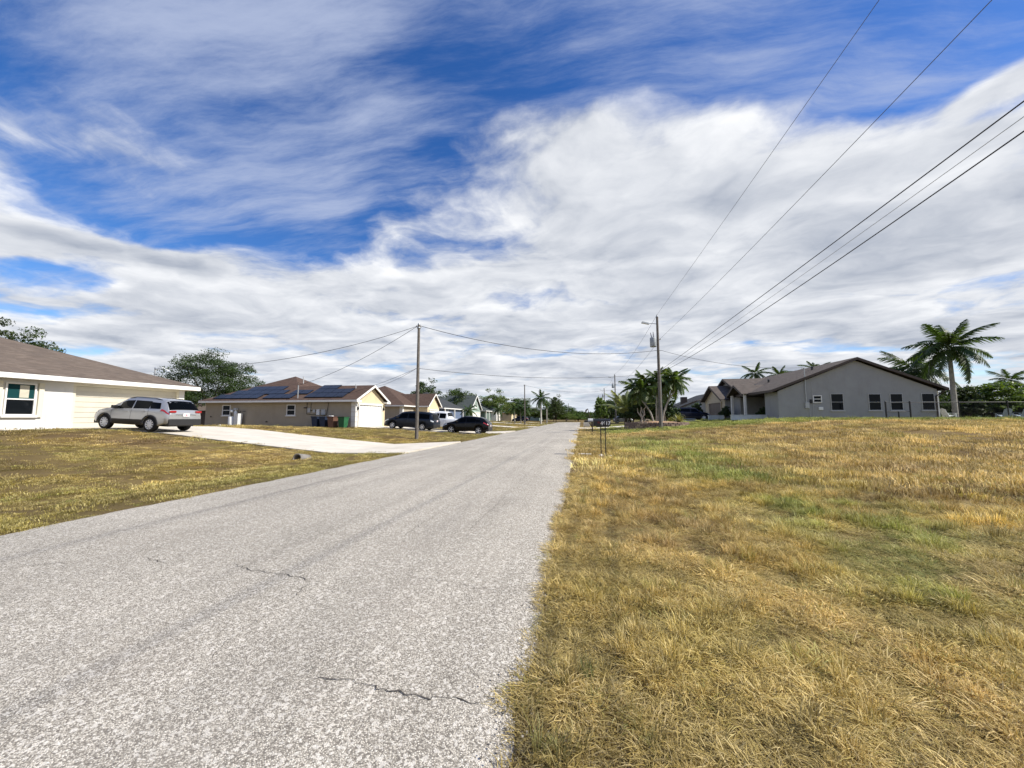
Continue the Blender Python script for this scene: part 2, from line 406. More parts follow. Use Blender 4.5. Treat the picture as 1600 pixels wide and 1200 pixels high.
# ------------------------------------------------------------------ land: ground, road, driveways, grass
DRIVES = [  # name, rows of (x, near y, far y)
    ('driveway', [(-6.90, 14.15, 21.6), (-8.0, 14.5, 20.9), (-9.5, 14.7, 20.3), (-12, 14.75, 20.1), (-15, 14.75, 20.0), (-18, 14.75, 20.0), (-21, 14.75, 20.0), (-24.9, 14.75, 20.0)]),
    ('driveway', [(-6.90, 33.6, 40.4), (-8.4, 34.1, 39.8), (-11, 34.2, 39.6), (-14, 34.2, 39.6), (-17.5, 34.2, 39.2), (-21.0, 34.2, 38.4)]),
    ('driveway', [(-6.90, 57.6, 63.2), (-8.4, 58, 62.6), (-15, 58, 62.4), (-24, 58, 62.4)]),
    ('driveway', [(-6.90, 80.6, 86.2), (-8.4, 81, 85.6), (-15, 81, 85.4), (-24.4, 81, 85.4)]),
    ('driveway', [(-6.90, 102.6, 108.2), (-8.4, 103, 107.6), (-15, 103, 107.4), (-23, 103, 107.4)]),
    ('driveway', [(-0.36, 49.6, 56.6), (1.2, 50, 56), (8, 50, 56), (13, 50, 56), (17.1, 50, 56)]),
]
def in_drive(x, y, m=0.0):
    x = np.asarray(x, float); y = np.asarray(y, float); r = np.zeros(np.broadcast(x, y).shape, bool)
    for _, rows in DRIVES:
        xs = np.array([a[0] for a in rows]); o = np.argsort(xs)
        y0 = np.interp(x, xs[o], np.array([a[1] for a in rows])[o]); y1 = np.interp(x, xs[o], np.array([a[2] for a in rows])[o])
        r |= (x > xs.min() - m) & (x < xs.max() + m) & (y > y0 - m) & (y < y1 + m)
    return r
_E0 = E
def E(x, y):
    z = _E0(x, y); x = np.asarray(x, float); y = np.asarray(y, float)
    u = ROAD_L - x; v = x - ROAD_R; k = sm(np.maximum(u, v) / 1.2)
    rough = (fbm(x, y, 2.2, 5, 3) - 0.5) * 0.07 * (1 - sm((y - 150) / 60))
    return np.where(in_drive(x, y, .5), z - rough * k, z)

def seg_dist(x, y, pts):
    d = np.full(np.broadcast(x, y).shape, 1e9); t_at = np.zeros(d.shape)
    for (ax, ay), (bx, by) in zip(pts[:-1], pts[1:]):
        vx, vy = bx - ax, by - ay; t = cl(((x - ax) * vx + (y - ay) * vy) / (vx * vx + vy * vy))
        q = np.hypot(x - ax - t * vx, y - ay - t * vy); d = np.minimum(d, q)
    return d
BAND = [tuple(ground_hit(*p)[:2]) for p in ((1000, 688), (1090, 722), (1230, 775), (1400, 850), (1600, 945))]
STRAW, GOLD, BROWN, GREEN, OLIVE = [np.array(c) for c in ((.74, .585, .24), (.62, .455, .135), (.35, .245, .105), (.33, .355, .09), (.33, .255, .09))]
def lerp3(a, b, t): return a + (b - a) * np.asarray(t)[..., None]
def greenness(x, y):
    right = x > -3
    n = fbm(x, y, 3.0, 41, 4); n2 = fbm(x, y, .55, 43, 3)
    band = np.exp(-(seg_dist(x, y, BAND) / (.75 + .07 * np.hypot(x, y))) ** 2) * (.15 + .85 * sm((n2 - .32) / .35))
    lawn = sm((y - 31.2 - 1.2 * (n - .5)) / 2.2) * sm((x - 1) / 2) * .95
    edge = sm((2.5 - np.abs(x - 1.0)) / 2) * sm((n2 - .5) / .2) * .30 * sm((9 - y) / 4) * .4
    gr = np.maximum(np.maximum(band, lawn), edge) + .16 * sm((n - .54) / .2) + .10 * sm((np.hypot(x, y) - 6) / 6) * sm((n - .48) / .2)
    gl = .40 + .45 * (n - .5) * 2 + .25 * (n2 - .5) + .35 * sm((5.0 - (ROAD_L - x)) / 4) + .15 * sm((y - 24) / 6)
    gl = gl - .30 * sm((fbm(x, y, 4.0, 77, 3) - .52) / .12)
    return cl(np.where(right, gr, gl))
def tint(x, y):
    x = np.asarray(x, float); y = np.asarray(y, float)
    n = fbm(x, y, 1.3, 21, 4); m = fbm(x, y, .35, 23, 3); b = fbm(x, y, 6.0, 29, 3)
    c = lerp3(GOLD[None], STRAW[None], sm((m - .3) / .45))
    c = lerp3(c, BROWN[None], .8 * sm((n - .46) / .2) * np.where(x > -3, .85, 1.0) + .28 * sm((b - .45) / .25))
    far = np.where(x > -3, sm((np.hypot(x, y) - 9) / 14), 0)
    c = lerp3(c, (STRAW * .5 + BROWN * .5)[None], .35 * far)
    near = np.where(x > -3, 1 - sm((np.hypot(x, y) - 2.5) / 5), 0)
    c = lerp3(c, (BROWN * 1.35)[None], .42 * near)
    c = lerp3(c, np.where((x > -3)[..., None], GREEN[None], (OLIVE * .62 + GREEN * .38)[None]), greenness(x, y))
    return np.clip(c, .02, 1)

def grid_mesh(name, xs, ys, zf, mat, attr=True):
    X, Y = np.meshgrid(xs, ys); Z = zf(X, Y); nx, ny = len(xs), len(ys)
    V = np.stack([X, Y, Z], -1).reshape(-1, 3)
    I = np.arange(nx * ny).reshape(ny, nx); F = np.stack([I[:-1, :-1], I[:-1, 1:], I[1:, 1:], I[1:, :-1]], -1).reshape(-1, 4)
    me = bpy.data.meshes.new(name); me.vertices.add(len(V)); me.vertices.foreach_set('co', V.ravel())
    me.loops.add(F.size); me.loops.foreach_set('vertex_index', F.ravel().astype(np.int32))
    me.polygons.add(len(F)); me.polygons.foreach_set('loop_start', np.arange(0, F.size, 4, dtype=np.int32)); me.polygons.foreach_set('use_smooth', np.ones(len(F), bool))
    me.update(calc_edges=True); me.materials.append(mat)
    if attr:
        t = tint(V[:, 0], V[:, 1]); a = me.color_attributes.new('tint', 'FLOAT_COLOR', 'POINT')
        a.data.foreach_set('color', np.concatenate([t, np.ones((len(t), 1))], 1).astype(np.float32).ravel())
    o = bpy.data.objects.new(name, me); col.objects.link(o); return o

# ground material: thatch and soil between the blades
b = NB('thatch_ground'); at = b.node('ShaderNodeAttribute', attribute_name='tint'); P = b.pos()
fine = b.noise(b.mapping(P, (1, 1, 1)), 38, 5, .7); mid = b.noise(P, 5, 5, .6)
c_ = b.mix(.5, b.mix(1.0, at.outputs['Color'], b.mix(fine, (.06, .05, .04), (.85, .8, .72)), 'MULTIPLY'), b.mix(fine, (.020, .014, .009), (.22, .15, .085)))
c_ = b.mix(b.mp(mid, .52, .72, 0, .4), c_, (.10, .068, .042))
b.base(c_); b.set(Roughness=.95); b.b.inputs['Specular IOR Level'].default_value = .1
b.bump(b.math('ADD', b.math('MULTIPLY', fine, .4), b.math('MULTIPLY', mid, .8)), .9, .05)
GROUNDM = b.m
xs = np.concatenate([np.array([-900, -500, -300, -200, -150, -120, -100, -80, -65, -54, -46]), np.arange(-40, -7.2, .5), np.arange(-7.2, 5.0, .16), np.arange(5.0, 46, .4), np.array([48, 53, 60, 70, 85, 100, 130, 180, 260, 400, 900])])
ys = np.concatenate([np.array([-200, -60, -20, -8]), np.arange(-3, 16, .18), np.arange(16, 64, .4), np.arange(64, 150, 2.5), np.array([155, 165, 180, 200, 230, 280, 350, 500, 900, 1600])])
ground = tag(grid_mesh('ground', xs, ys, E, GROUNDM), kind='structure')

# road: chip seal asphalt
b = NB('chip_seal'); P = b.pos()
vo = b.node('ShaderNodeTexVoronoi'); b.l(P, vo.inputs['Vector']); vo.inputs['Scale'].default_value = 165
vb = b.node('ShaderNodeTexVoronoi'); b.l(P, vb.inputs['Vector']); vb.inputs['Scale'].default_value = 62
sp = b.node('ShaderNodeSeparateColor'); b.l(vo.outputs['Color'], sp.inputs[0]); sp2 = b.node('ShaderNodeSeparateColor'); b.l(vb.outputs['Color'], sp2.inputs[0])
ramp = b.node('ShaderNodeValToRGB'); b.l(sp.outputs[0], ramp.inputs[0]); e = ramp.color_ramp.elements
e[0].position = .0; e[0].color = (.19, .172, .15, 1); e[1].position = 1.0; e[1].color = (.80, .77, .70, 1)
for p_, c__ in ((.22, (.24, .22, .19)), (.55, (.49, .455, .395)), (.82, (.68, .635, .56))):
    el = e.new(p_); el.color = (*c__, 1)
gap = b.mp(vo.outputs['Distance'], .32, .62, 0, .5)
c_ = b.mix(gap, ramp.outputs[0], (.10, .092, .082))
c_ = b.mix(b.mp(sp2.outputs[1], .86, .9, 0, .6), c_, (.70, .67, .62))
big = b.noise(P, .35, 5, .6); streak = b.noise(b.mapping(P, (2.2, .10, 1)), 1.0, 5, .6)
lum = b.math('ADD', b.mp(big, .3, .7, .86, 1.10), b.mp(streak, .3, .7, -.11, .11))
c_ = b.mix(1.0, c_, (1.07, 1.045, .99), 'MULTIPLY')
sc = b.node('ShaderNodeVectorMath', operation='SCALE'); b.l(c_, sc.inputs[0]); b.l(lum, sc.inputs['Scale'])
warm = b.mix(b.mp(b.noise(P, .9, 4, .6), .55, .75, 0, .22), sc.outputs[0], (.33, .285, .235))
# seams left by the paving passes
sepx = b.node('ShaderNodeSeparateXYZ'); b.l(P, sepx.inputs[0]); wob = b.mp(b.noise(P, .8, 3), 0, 1, -.10, .10)
def seam(x0, w, amt):
    d = b.math('ABSOLUTE', b.math('SUBTRACT', b.math('ADD', sepx.outputs[0], wob), x0))
    return b.math('MULTIPLY', b.mp(d, 0, w, amt, 0), b.mp(b.noise(b.mapping(P, (3, .35, 1)), 1.0, 3), .38, .6, .1, 1))
s_ = b.math('ADD', seam(-5.55, .10, .42), b.math('ADD', seam(-4.7, .05, .12), seam(-1.35, .05, .10)))
warm = b.mix(s_, warm, (.13, .12, .11))
for x0_ in (-1.75, -3.15, -4.35, -5.9): warm = b.mix(b.math('MULTIPLY', seam(x0_, .42, .20), 1.0), warm, (.25, .23, .20))
warm = b.mix(b.mp(b.noise(P, 2.6, 5, .7), .66, .74, 0, .30), warm, (.16, .145, .125))
b.base(warm); b.set(Roughness=.9); b.b.inputs['Specular IOR Level'].default_value = .25
b.bump(b.math('ADD', b.math('MULTIPLY', vo.outputs['Distance'], -1.0), b.math('MULTIPLY', sp.outputs[0], .5)), .55, .006)
ROADM = b.m
ry = np.concatenate([np.arange(-4, 14, .06), np.arange(14, 40, .3), np.arange(40, ROAD_END + 1, 2.0)])
def edge_r(y): return ROAD_R + (fbm(y, y * 0, .5, 3, 5) - .5) * .10 + .02 - .06 * np.exp(-((y - 2.05) / .12) ** 2) 
def edge_l(y): return ROAD_L + (fbm(y, y * 0, .6, 8, 4) - .5) * .14
mb = MB(); fr = np.array([0, .03, .25, .5, .75, .97, 1.0]); vs = []
for y in ry:
    a, c2 = float(edge_l(np.array(y))), float(edge_r(np.array(y)))
    for f in fr: vs.append((a + (c2 - a) * f, y, .035 * (1 - (2 * f - 1) ** 2) + (-.02 if f in (0, 1) else 0)))
nf = len(fr)
mb.mesh(vs, [(i*nf+j, i*nf+j+1, (i+1)*nf+j+1, (i+1)*nf+j) for i in range(len(ry)-1) for j in range(nf-1)], smooth=True)
road = tag(mb.build('road', ROADM), kind='structure')
def road_z(x): f = (x - ROAD_L) / (ROAD_R - ROAD_L); return .035 * (1 - (2 * f - 1) ** 2)
CRACKM = plain('crack_dark', (.075, .065, .054), .95, .3, 30)  # dark tone of the thin ribbons laid over the road as cracks
def crack(pix, w):
    pts = []
    for px, py in pix:
        d = pix_dir(px, py); t = (.025 - 1.4) / d.z; pts.append(Vector((d.x * t, d.y * t, 0)))
    dense = []
    for a, c2 in zip(pts[:-1], pts[1:]):
        n = max(2, int((c2 - a).length / .03))
        for k in range(n):
            p = a.lerp(c2, k / n); p += Vector((random.uniform(-.02, .02), random.uniform(-.02, .02), 0)); dense.append(p)
    dense.append(pts[-1]); vs = []; n = len(dense)
    for i, p in enumerate(dense):
        t = (dense[min(i+1, n-1)] - dense[max(i-1, 0)]).normalized(); q = Vector((-t.y, t.x, 0))
        k = w * .55 * random.choice((.55, .7, .9, 1.1, 1.35)) * min(1, (i + .4) / 4, (n - i - .6) / 4)
        for s_ in (-1, 1): r_ = p + q * k * s_; vs.append((r_.x, r_.y, road_z(r_.x) + .003))
    m_ = MB(); m_.mesh(vs, [(2*i, 2*i+1, 2*i+3, 2*i+2) for i in range(n-1)]); return m_.build('crack', CRACKM, road)
for pix, w in (([(365, 880), (383, 890), (430, 897), (470, 903), (484, 910)], .0055), ([(484, 910), (465, 930), (440, 945)], .004), ([(425, 958), (380, 985)], .003),
               ([(475, 1058), (500, 1060), (560, 1063), (600, 1075), (640, 1083), (690, 1084), (735, 1090), (768, 1100)], .005), ([(475, 1058), (492, 1035)], .003),
               ([(222, 872), (262, 882)], .005), ([(600, 904), (680, 903), (740, 915), (795, 922)], .003), ([(630, 840), (650, 825), (690, 800)], .005), ([(730, 830), (790, 775)], .004),
               ([(590, 902), (530, 906)], .002), ([(745, 1050), (752, 1038)], .004), ([(365, 880), (330, 874), (262, 882)], .0018), ([(484, 910), (530, 906)], .002), ([(380, 985), (345, 1010), (330, 1040)], .0018), ([(640, 1083), (655, 1100), (650, 1130)], .0018), ([(560, 1063), (575, 1040), (620, 1005), (640, 960)], .0015), ([(795, 922), (835, 925)], .003), ([(690, 800), (740, 760), (790, 725)], .003), ([(110, 880), (40, 884), (0, 892)], .004)):
    crack(pix, w)

# concrete drives
b = NB('pale_concrete'); P = b.pos()
c_ = b.mix(b.mp(b.noise(P, 1.1, 6, .65), .3, .72), (.60, .54, .44), (.74, .69, .59)); c_ = b.mix(b.mp(b.noise(P, 30, 3, .6), .3, .7, 0, .25), c_, (.50, .46, .39))
c_ = b.mix(b.mp(b.noise(b.mapping(P, (.3, 1.6, 1)), 1.2, 5, .6), .56, .7, 0, .35), c_, (.45, .41, .34))
c_ = b.mix(b.mp(b.noise(P, .5, 5, .7), .55, .72, 0, .4), c_, (.40, .36, .29))
b.base(c_); b.set(Roughness=.85); b.b.inputs['Specular IOR Level'].default_value = .25; b.bump(b.noise(P, 60, 3), .3, .01); CONCRETE = b.m
JOINT = plain('joint_grout', (.20, .18, .15), .95, .2, 8)
for nm, rows in DRIVES:
    m_ = MB(); pts = []
    fine_rows = []
    for r0, r1 in zip(rows[:-1], rows[1:]):
        n = max(1, int(abs(r1[0] - r0[0]) / .8))
        for k in range(n): t = k / n; fine_rows.append(tuple(r0[i] + (r1[i] - r0[i]) * t for i in range(3)))
    fine_rows.append(rows[-1])
    for x, y0, y1 in fine_rows:
        z = max(Ez(x, y0), Ez(x, (y0 + y1) / 2), Ez(x, y1)) + .035
        if x > ROAD_L - .3 and x < ROAD_R + .3: z = .012
        pts.append(((x, y0, z), (x, y1, z), (x, y0, z - .16), (x, y1, z - .16)))
    for a, c2 in zip(pts[:-1], pts[1:]):
        m_.face([a[0], a[1], c2[1], c2[0]] if c2[0] < a[0] else [a[0], c2[0], c2[1], a[1]]); m_.face([a[0], c2[0], c2[2], a[2]]); m_.face([a[1], a[3], c2[3], c2[1]])
    dr = tag(m_.build(nm, CONCRETE if rows[0][1] > 45 else JOINT), kind='structure')
    if rows[0][1] > 45: continue
    brk = [p for i, p in enumerate(pts) if i % 3 == 0 or i == len(pts) - 1]
    for a, c2 in zip(brk[:-1], brk[1:]):
        for f0, f1 in ((0, .5), (.5, 1)):
            A, B_ = Vector(a[0]).lerp(Vector(a[1]), f0), Vector(a[0]).lerp(Vector(a[1]), f1); C_, D_ = Vector(c2[0]).lerp(Vector(c2[1]), f1), Vector(c2[0]).lerp(Vector(c2[1]), f0)
            mid_ = (A + B_ + C_ + D_) / 4; q4 = [p + (mid_ - p).normalized() * .014 + Vector((0, 0, .022)) for p in (A, B_, C_, D_)]; q4b = [p - Vector((0, 0, .06)) for p in q4]
            ms = MB(); ms.mesh(q4 + q4b, [(0, 1, 2, 3), (0, 4, 5, 1), (1, 5, 6, 2), (2, 6, 7, 3), (3, 7, 4, 0)]); ms.build('slab', CONCRETE, dr)
def drive_z(x, y): return Ez(x, y) + (.055 if y < 45 and x < 0 else .035)

# ---- grass
b = NB('grass_blade'); at = b.node('ShaderNodeAttribute', attribute_name='tint', attribute_type='INSTANCER'); sh = b.node('ShaderNodeAttribute', attribute_name='shade')
sc = b.node('ShaderNodeVectorMath', operation='SCALE'); b.l(at.outputs['Color'], sc.inputs[0]); b.l(b.mp(sh.outputs['Fac'], 0, 1, .55, 1.45), sc.inputs['Scale'])
hsv = b.node('ShaderNodeHueSaturation'); b.l(sc.outputs[0], hsv.inputs['Color']); b.l(b.mp(sh.outputs['Fac'], 0, 1, 1.15, .85), hsv.inputs['Saturation'])
b.base(hsv.outputs[0]); b.set(Roughness=.6); b.b.inputs['Specular IOR Level'].default_value = .25
tr = b.node('ShaderNodeBsdfTranslucent'); mx = b.node('ShaderNodeMixShader'); mx.inputs[0].default_value = .3; b.l(hsv.outputs[0], tr.inputs[0])
b.l(b.b.outputs[0], mx.inputs[1]); b.l(tr.outputs[0], mx.inputs[2]); b.l(mx.outputs[0], b.o.inputs[0]); BLADE = b.m

def clump(n, spread, h0, h1, w, lean, flat=False):
    vs = []; fs = []; shd = []
    for i in range(n):
        a = random.uniform(0, 6.283); r = spread * math.sqrt(random.random()); bx, by = r * math.cos(a), r * math.sin(a)
        h = random.uniform(h0, h1); d = a + random.uniform(-1.1, 1.1); ww = w * random.uniform(.6, 1.3); px, py = -math.sin(d) * ww, math.cos(d) * ww
        if flat:
            z = random.uniform(.004, .03); ux, uy = math.cos(d) * h, math.sin(d) * h; dz = random.uniform(-.3, .5) * h * .4
            pts = [(bx-px, by-py, z), (bx+px, by+py, z), (bx+ux*.5+px, by+uy*.5+py, z+.008+dz*.5), (bx+ux*.5-px, by+uy*.5-py, z+.008+dz*.5), (bx+ux, by+uy, max(.002, z+dz))]
        else:
            le = lean * random.uniform(.2, 1.3) * h; ux, uy = math.cos(d) * le, math.sin(d) * le
            pts = [(bx-px, by-py, -.01), (bx+px, by+py, -.01), (bx+ux*.35+px*.8, by+uy*.35+py*.8, h*.6), (bx+ux*.35-px*.8, by+uy*.35-py*.8, h*.6), (bx+ux, by+uy, h*random.uniform(.8, 1.0))]
        k = len(vs); vs += pts; fs += [(k, k+1, k+2, k+3), (k+3, k+2, k+4)]; shd += [random.random()] * 5
    me = bpy.data.meshes.new('grass_tuft'); me.from_pydata(vs, [], fs); me.materials.append(BLADE)
    at = me.attributes.new('shade', 'FLOAT', 'POINT'); at.data.foreach_set('value', shd); return me
kinds = bpy.data.collections.new('grass_kinds')
specs = [(52, .05, .03, .08, .0017, .9), (52, .055, .035, .10, .0017, .8), (46, .06, .025, .07, .002, 1.2), (40, .035, .06, .14, .0018, .55),
         (40, .09, .04, .12, .0016, 0, True), (44, .10, .03, .08, .0018, 0, True),
         (60, .10, .02, .045, .003, .9), (60, .11, .02, .05, .0032, 1.0),
         (150, .34, .03, .08, .005, .9), (150, .36, .03, .09, .005, 1.0),
         (150, .42, .025, .055, .007, 1.0), (150, .42, .025, .05, .007, 1.1)]
for i, s_ in enumerate(specs):
    o = bpy.data.objects.new('k%02d' % i, clump(*s_)); kinds.objects.link(o)
gn = bpy.data.node_groups.new('scatter_grass', 'GeometryNodeTree')
gn.interface.new_socket('Geometry', in_out='INPUT', socket_type='NodeSocketGeometry'); gn.interface.new_socket('Geometry', in_out='OUTPUT', socket_type='NodeSocketGeometry')
gi = gn.nodes.new('NodeGroupInput'); go = gn.nodes.new('NodeGroupOutput'); iop = gn.nodes.new('GeometryNodeInstanceOnPoints'); ci = gn.nodes.new('GeometryNodeCollectionInfo')
ci.inputs['Collection'].default_value = kinds; ci.inputs['Separate Children'].default_value = True; ci.inputs['Reset Children'].default_value = True
def named(n, t): a = gn.nodes.new('GeometryNodeInputNamedAttribute'); a.data_type = t; a.inputs[0].default_value = n; return a.outputs[0]
gn.links.new(gi.outputs[0], iop.inputs['Points']); gn.links.new(ci.outputs[0], iop.inputs['Instance']); iop.inputs['Pick Instance'].default_value = True
gn.links.new(named('which', 'INT'), iop.inputs['Instance Index']); gn.links.new(named('turn', 'FLOAT_VECTOR'), iop.inputs['Rotation']); gn.links.new(named('size', 'FLOAT_VECTOR'), iop.inputs['Scale'])
gn.links.new(iop.outputs[0], go.inputs[0])

KEEP_OUT = [(-40, -24.75, 2, 20.5), (-38, -20.85, 32.9, 44.5), (17.7, 31, 38.9, 62)]     # houses
def scatter(name, label, zones, extra=()):
    PX, PY, W, S = [], [], [], []
    for x0, x1, y0, y1, r0, r1, dens, ks, s0, s1 in zones:
        n = int((x1 - x0) * (y1 - y0) * dens); x = rng.uniform(x0, x1, n); y = rng.uniform(y0, y1, n); d = np.hypot(x, y)
        az = np.degrees(np.arctan2(x, y)) + YAW; ok = (d >= r0) & (d < r1) & (np.abs(az) < 66)
        er, el = edge_r(y), edge_l(y)
        ok &= ((x > er - .05 * rng.random(n)) | (x < el + .05 * rng.random(n))) & ~in_drive(x, y, -.03)
        for a, b_, c2, d2 in KEEP_OUT: ok &= ~((x > a) & (x < b_) & (y > c2) & (y < d2))
        bare = fbm(x, y, .8, 61, 3) + .25 * (fbm(x, y, .25, 63, 2) - .5); ok &= (rng.random(n) < cl((.66 - bare) / .16, .12, 1)) | ((4 in ks) & (rng.random(n) < cl((fbm(x, y, .42, 67, 3) - .20) / .22, .42, 1)))
        ok &= ~((np.hypot(x - .75, y - 15.05) < .16))
        x, y = x[ok], y[ok]; PX.append(x); PY.append(y); W.append(rng.choice(ks, len(x)))
        hum = sm((fbm(x, y, .42, 67, 3) - .33) / .34); tall = np.where(x > -3, (.35 + 1.2 * hum) * (.76 + .24 * sm((np.hypot(x, y) - 2.5) / 5)) * (.6 + .4 * sm((x - edge_r(y)) / .35)), .6 + .6 * hum); tall = .75 + .35 * hum if 4 in ks else tall; S.append(rng.uniform(s0, s1, len(x)) * tall)
    ne = sum(len(e) for e in PX)
    for px, py, cnt in extra:
        h = ground_hit(px, py); PX.append(rng.normal(h.x, .07, cnt)); PY.append(rng.normal(h.y, .07, cnt)); W.append(np.full(cnt, 3)); S.append(rng.uniform(.6, 1.1, cnt))
    x, y, w, s_ = map(np.concatenate, (PX, PY, W, S)); n = len(x)
    me = bpy.data.meshes.new(name); me.vertices.add(n); me.vertices.foreach_set('co', np.stack([x, y, E(x, y)], 1).ravel())
    a = me.attributes.new('which', 'INT', 'POINT'); a.data.foreach_set('value', w.astype(np.int32))
    a = me.attributes.new('turn', 'FLOAT_VECTOR', 'POINT'); a.data.foreach_set('vector', np.stack([rng.normal(0, .12, n), rng.normal(0, .12, n), rng.uniform(0, 6.283, n)], 1).astype(np.float32).ravel())
    a = me.attributes.new('size', 'FLOAT_VECTOR', 'POINT'); a.data.foreach_set('vector', np.stack([s_, s_, s_], 1).astype(np.float32).ravel())
    hum = sm((fbm(x, y, .42, 67, 3) - .33) / .34)[:, None]; t = tint(x, y) * rng.uniform(.5, 1.4, (n, 1)) * np.where((x > -3)[:, None], .74 + .46 * hum, .9 + .15 * hum); g = rng.random(n) < .05; t[g] = t[g] * .45 + GREEN * .55  # tall lumps tinted lighter, low gaps darker, their shade put into the tint
    t[ne:] = lerp3(np.array([.20, .22, .07])[None], np.array([.46, .36, .14])[None], rng.random(n - ne)) * rng.uniform(.7, 1.3, (n - ne, 1))
    st = w == 4; t[st] = t[st] * .5 + STRAW * .62
    a = me.attributes.new('tint', 'FLOAT_COLOR', 'POINT'); a.data.foreach_set('color', np.concatenate([np.clip(t, 0, 1), np.ones((n, 1))], 1).astype(np.float32).ravel())
    me.materials.append(BLADE)
    o = bpy.data.objects.new(name, me); col.objects.link(o); md = o.modifiers.new('scatter', 'NODES'); md.node_group = gn
    print(name, n); return tag(o, label, 'grass', kind='stuff')
T, LT, LW, BP, BL = [0, 1, 2, 0, 2, 1, 2, 3], [4, 5], [6, 7], [8, 9], [10, 11]
scatter('dry_field_grass', 'dry golden unmown grass of the vacant lot right of the road', [
    (-.5, 8, -.5, 5, 0, 5, 290, T, .6, 1.2), (-.5, 8, -.5, 6, 0, 6, 520, LT, .6, 1.3),
    (-.5, 12, 0, 10.5, 5, 10, 150, T, .8, 1.4), (-.5, 12, 0, 10, 5, 10, 170, LT, .8, 1.6),
    (-.5, 20, 2, 18.5, 10, 18, 26, BP, .8, 1.3), (-.5, 20, 2, 18.5, 10, 18, 30, T, .9, 1.5),
    (-.5, 48, 6, 37, 18, 50, 8, BP, .9, 1.5), (-.4, 3, 18, 60, 18, 60, 10, BP, .6, 1.1)],
    [(885, 1075, 7), (925, 1060, 4), (1010, 1150, 4), (860, 1175, 5), (1085, 1010, 2)])
scatter('mown_lawn_grass', 'short olive and brown mown lawn grass left of the road and by the houses', [
    (-26, -6.8, 2, 24, 0, 14, 60, LW, .5, 1.0), (-26, -6.8, 2, 36, 8, 20, 24, BL, .5, .8), (-26, -6.8, 2, 60, 20, 62, 8, BL, .7, 1.1), (-26, -6.8, 56, 110, 60, 112, 2, BL, 1.2, 1.8),
    (2, 48, 31, 39.5, 20, 62, 9, BL, .8, 1.3), (0, 18, 38, 60, 20, 70, 5, BL, .9, 1.4)])

# loose chips and grit along the right edge of the road
gk = bpy.data.collections.new('grit_kinds')
for i in range(3):
    bm = bmesh.new(); bmesh.ops.create_icosphere(bm, subdivisions=1, radius=.008)
    for v in bm.verts: v.co *= random.uniform(.6, 1.3); v.co.z *= .6
    me = bpy.data.meshes.new('chip'); bm.to_mesh(me); bm.free(); me.materials.append(BLADE); at_ = me.attributes.new('shade', 'FLOAT', 'POINT'); at_.data.foreach_set('value', [random.random()] * len(me.vertices)); gk.objects.link(bpy.data.objects.new('g%02d' % i, me))
g2 = gn.copy(); g2.nodes['Collection Info'].inputs['Collection'].default_value = gk
n = 3000; gy_ = 1.0 + 13 * rng.random(n) ** 1.6; gx_ = edge_r(gy_) + rng.normal(-.01, .07, n); me = bpy.data.meshes.new('loose_gravel'); me.vertices.add(n)
gz_ = np.where(gx_ < edge_r(gy_), road_z(gx_) + .003, np.maximum(E(gx_, gy_), -.02) + .004); me.vertices.foreach_set('co', np.stack([gx_, gy_, gz_], 1).ravel())
a = me.attributes.new('which', 'INT', 'POINT'); a.data.foreach_set('value', rng.integers(0, 3, n).astype(np.int32)); a = me.attributes.new('turn', 'FLOAT_VECTOR', 'POINT'); a.data.foreach_set('vector', rng.uniform(0, 6.28, n * 3).astype(np.float32))
s_ = rng.uniform(.35, 1.1, n) ** 2 * .7; a = me.attributes.new('size', 'FLOAT_VECTOR', 'POINT'); a.data.foreach_set('vector', np.stack([s_] * 3, 1).astype(np.float32).ravel())
t = rng.uniform(.30, .80, (n, 1)) * np.array([1, .92, .8]); a = me.attributes.new('tint', 'FLOAT_COLOR', 'POINT'); a.data.foreach_set('color', np.concatenate([t, np.ones((n, 1))], 1).astype(np.float32).ravel()); me.materials.append(BLADE)
o = bpy.data.objects.new('loose_gravel', me); col.objects.link(o); md = o.modifiers.new('scatter', 'NODES'); md.node_group = g2; tag(o, 'loose stone chips along the crumbling right road edge', 'gravel', kind='stuff')
# ------------------------------------------------------------------ houses
def window(parent, p, u, w, h, frame=TRIM, pane=GLASS, sill=True, fw=.055, out=None, rows=2, depth=.07, name='window', panes=None):
    """sash window: p = lower left corner on the wall, u = along the wall, out = outward; children of the house"""
    p = Vector(p); u = Vector(u).normalized(); z = Vector((0, 0, 1)); o = Vector(out).normalized()
    def bar(m, a0, a1, b0, b1, d0, d1):
        q = [p + u * a + z * b_ + o * d for d in (d0, d1) for a, b_ in ((a0, b0), (a1, b0), (a1, b1), (a0, b1))]
        m.mesh(q, [(0, 1, 2, 3), (7, 6, 5, 4), (0, 4, 5, 1), (1, 5, 6, 2), (2, 6, 7, 3), (3, 7, 4, 0)])
    m = MB(); bar(m, 0, fw, 0, h, 0, depth); bar(m, w - fw, w, 0, h, 0, depth); bar(m, fw, w - fw, 0, fw, 0, depth); bar(m, fw, w - fw, h - fw, h, 0, depth)
    for k in range(1, rows): bar(m, fw, w - fw, h * k / rows - fw * .45, h * k / rows + fw * .45, 0, depth * .85)
    f = m.build(name, frame, parent)
    for k in range(rows):
        m = MB(); e_ = fw * .45; b0 = fw if k == 0 else h * k / rows + e_; b1 = h - fw if k == rows - 1 else h * (k + 1) / rows - e_
        bar(m, fw, w - fw, b0, b1, .012, .022 + .012 * k); m.build('pane', panes[k] if panes else pane, f)
    if sill:
        m = MB(); bar(m, -.08, w + .08, -.09, -.003, 0, depth + .05); m.build('sill', frame, f)
    return f
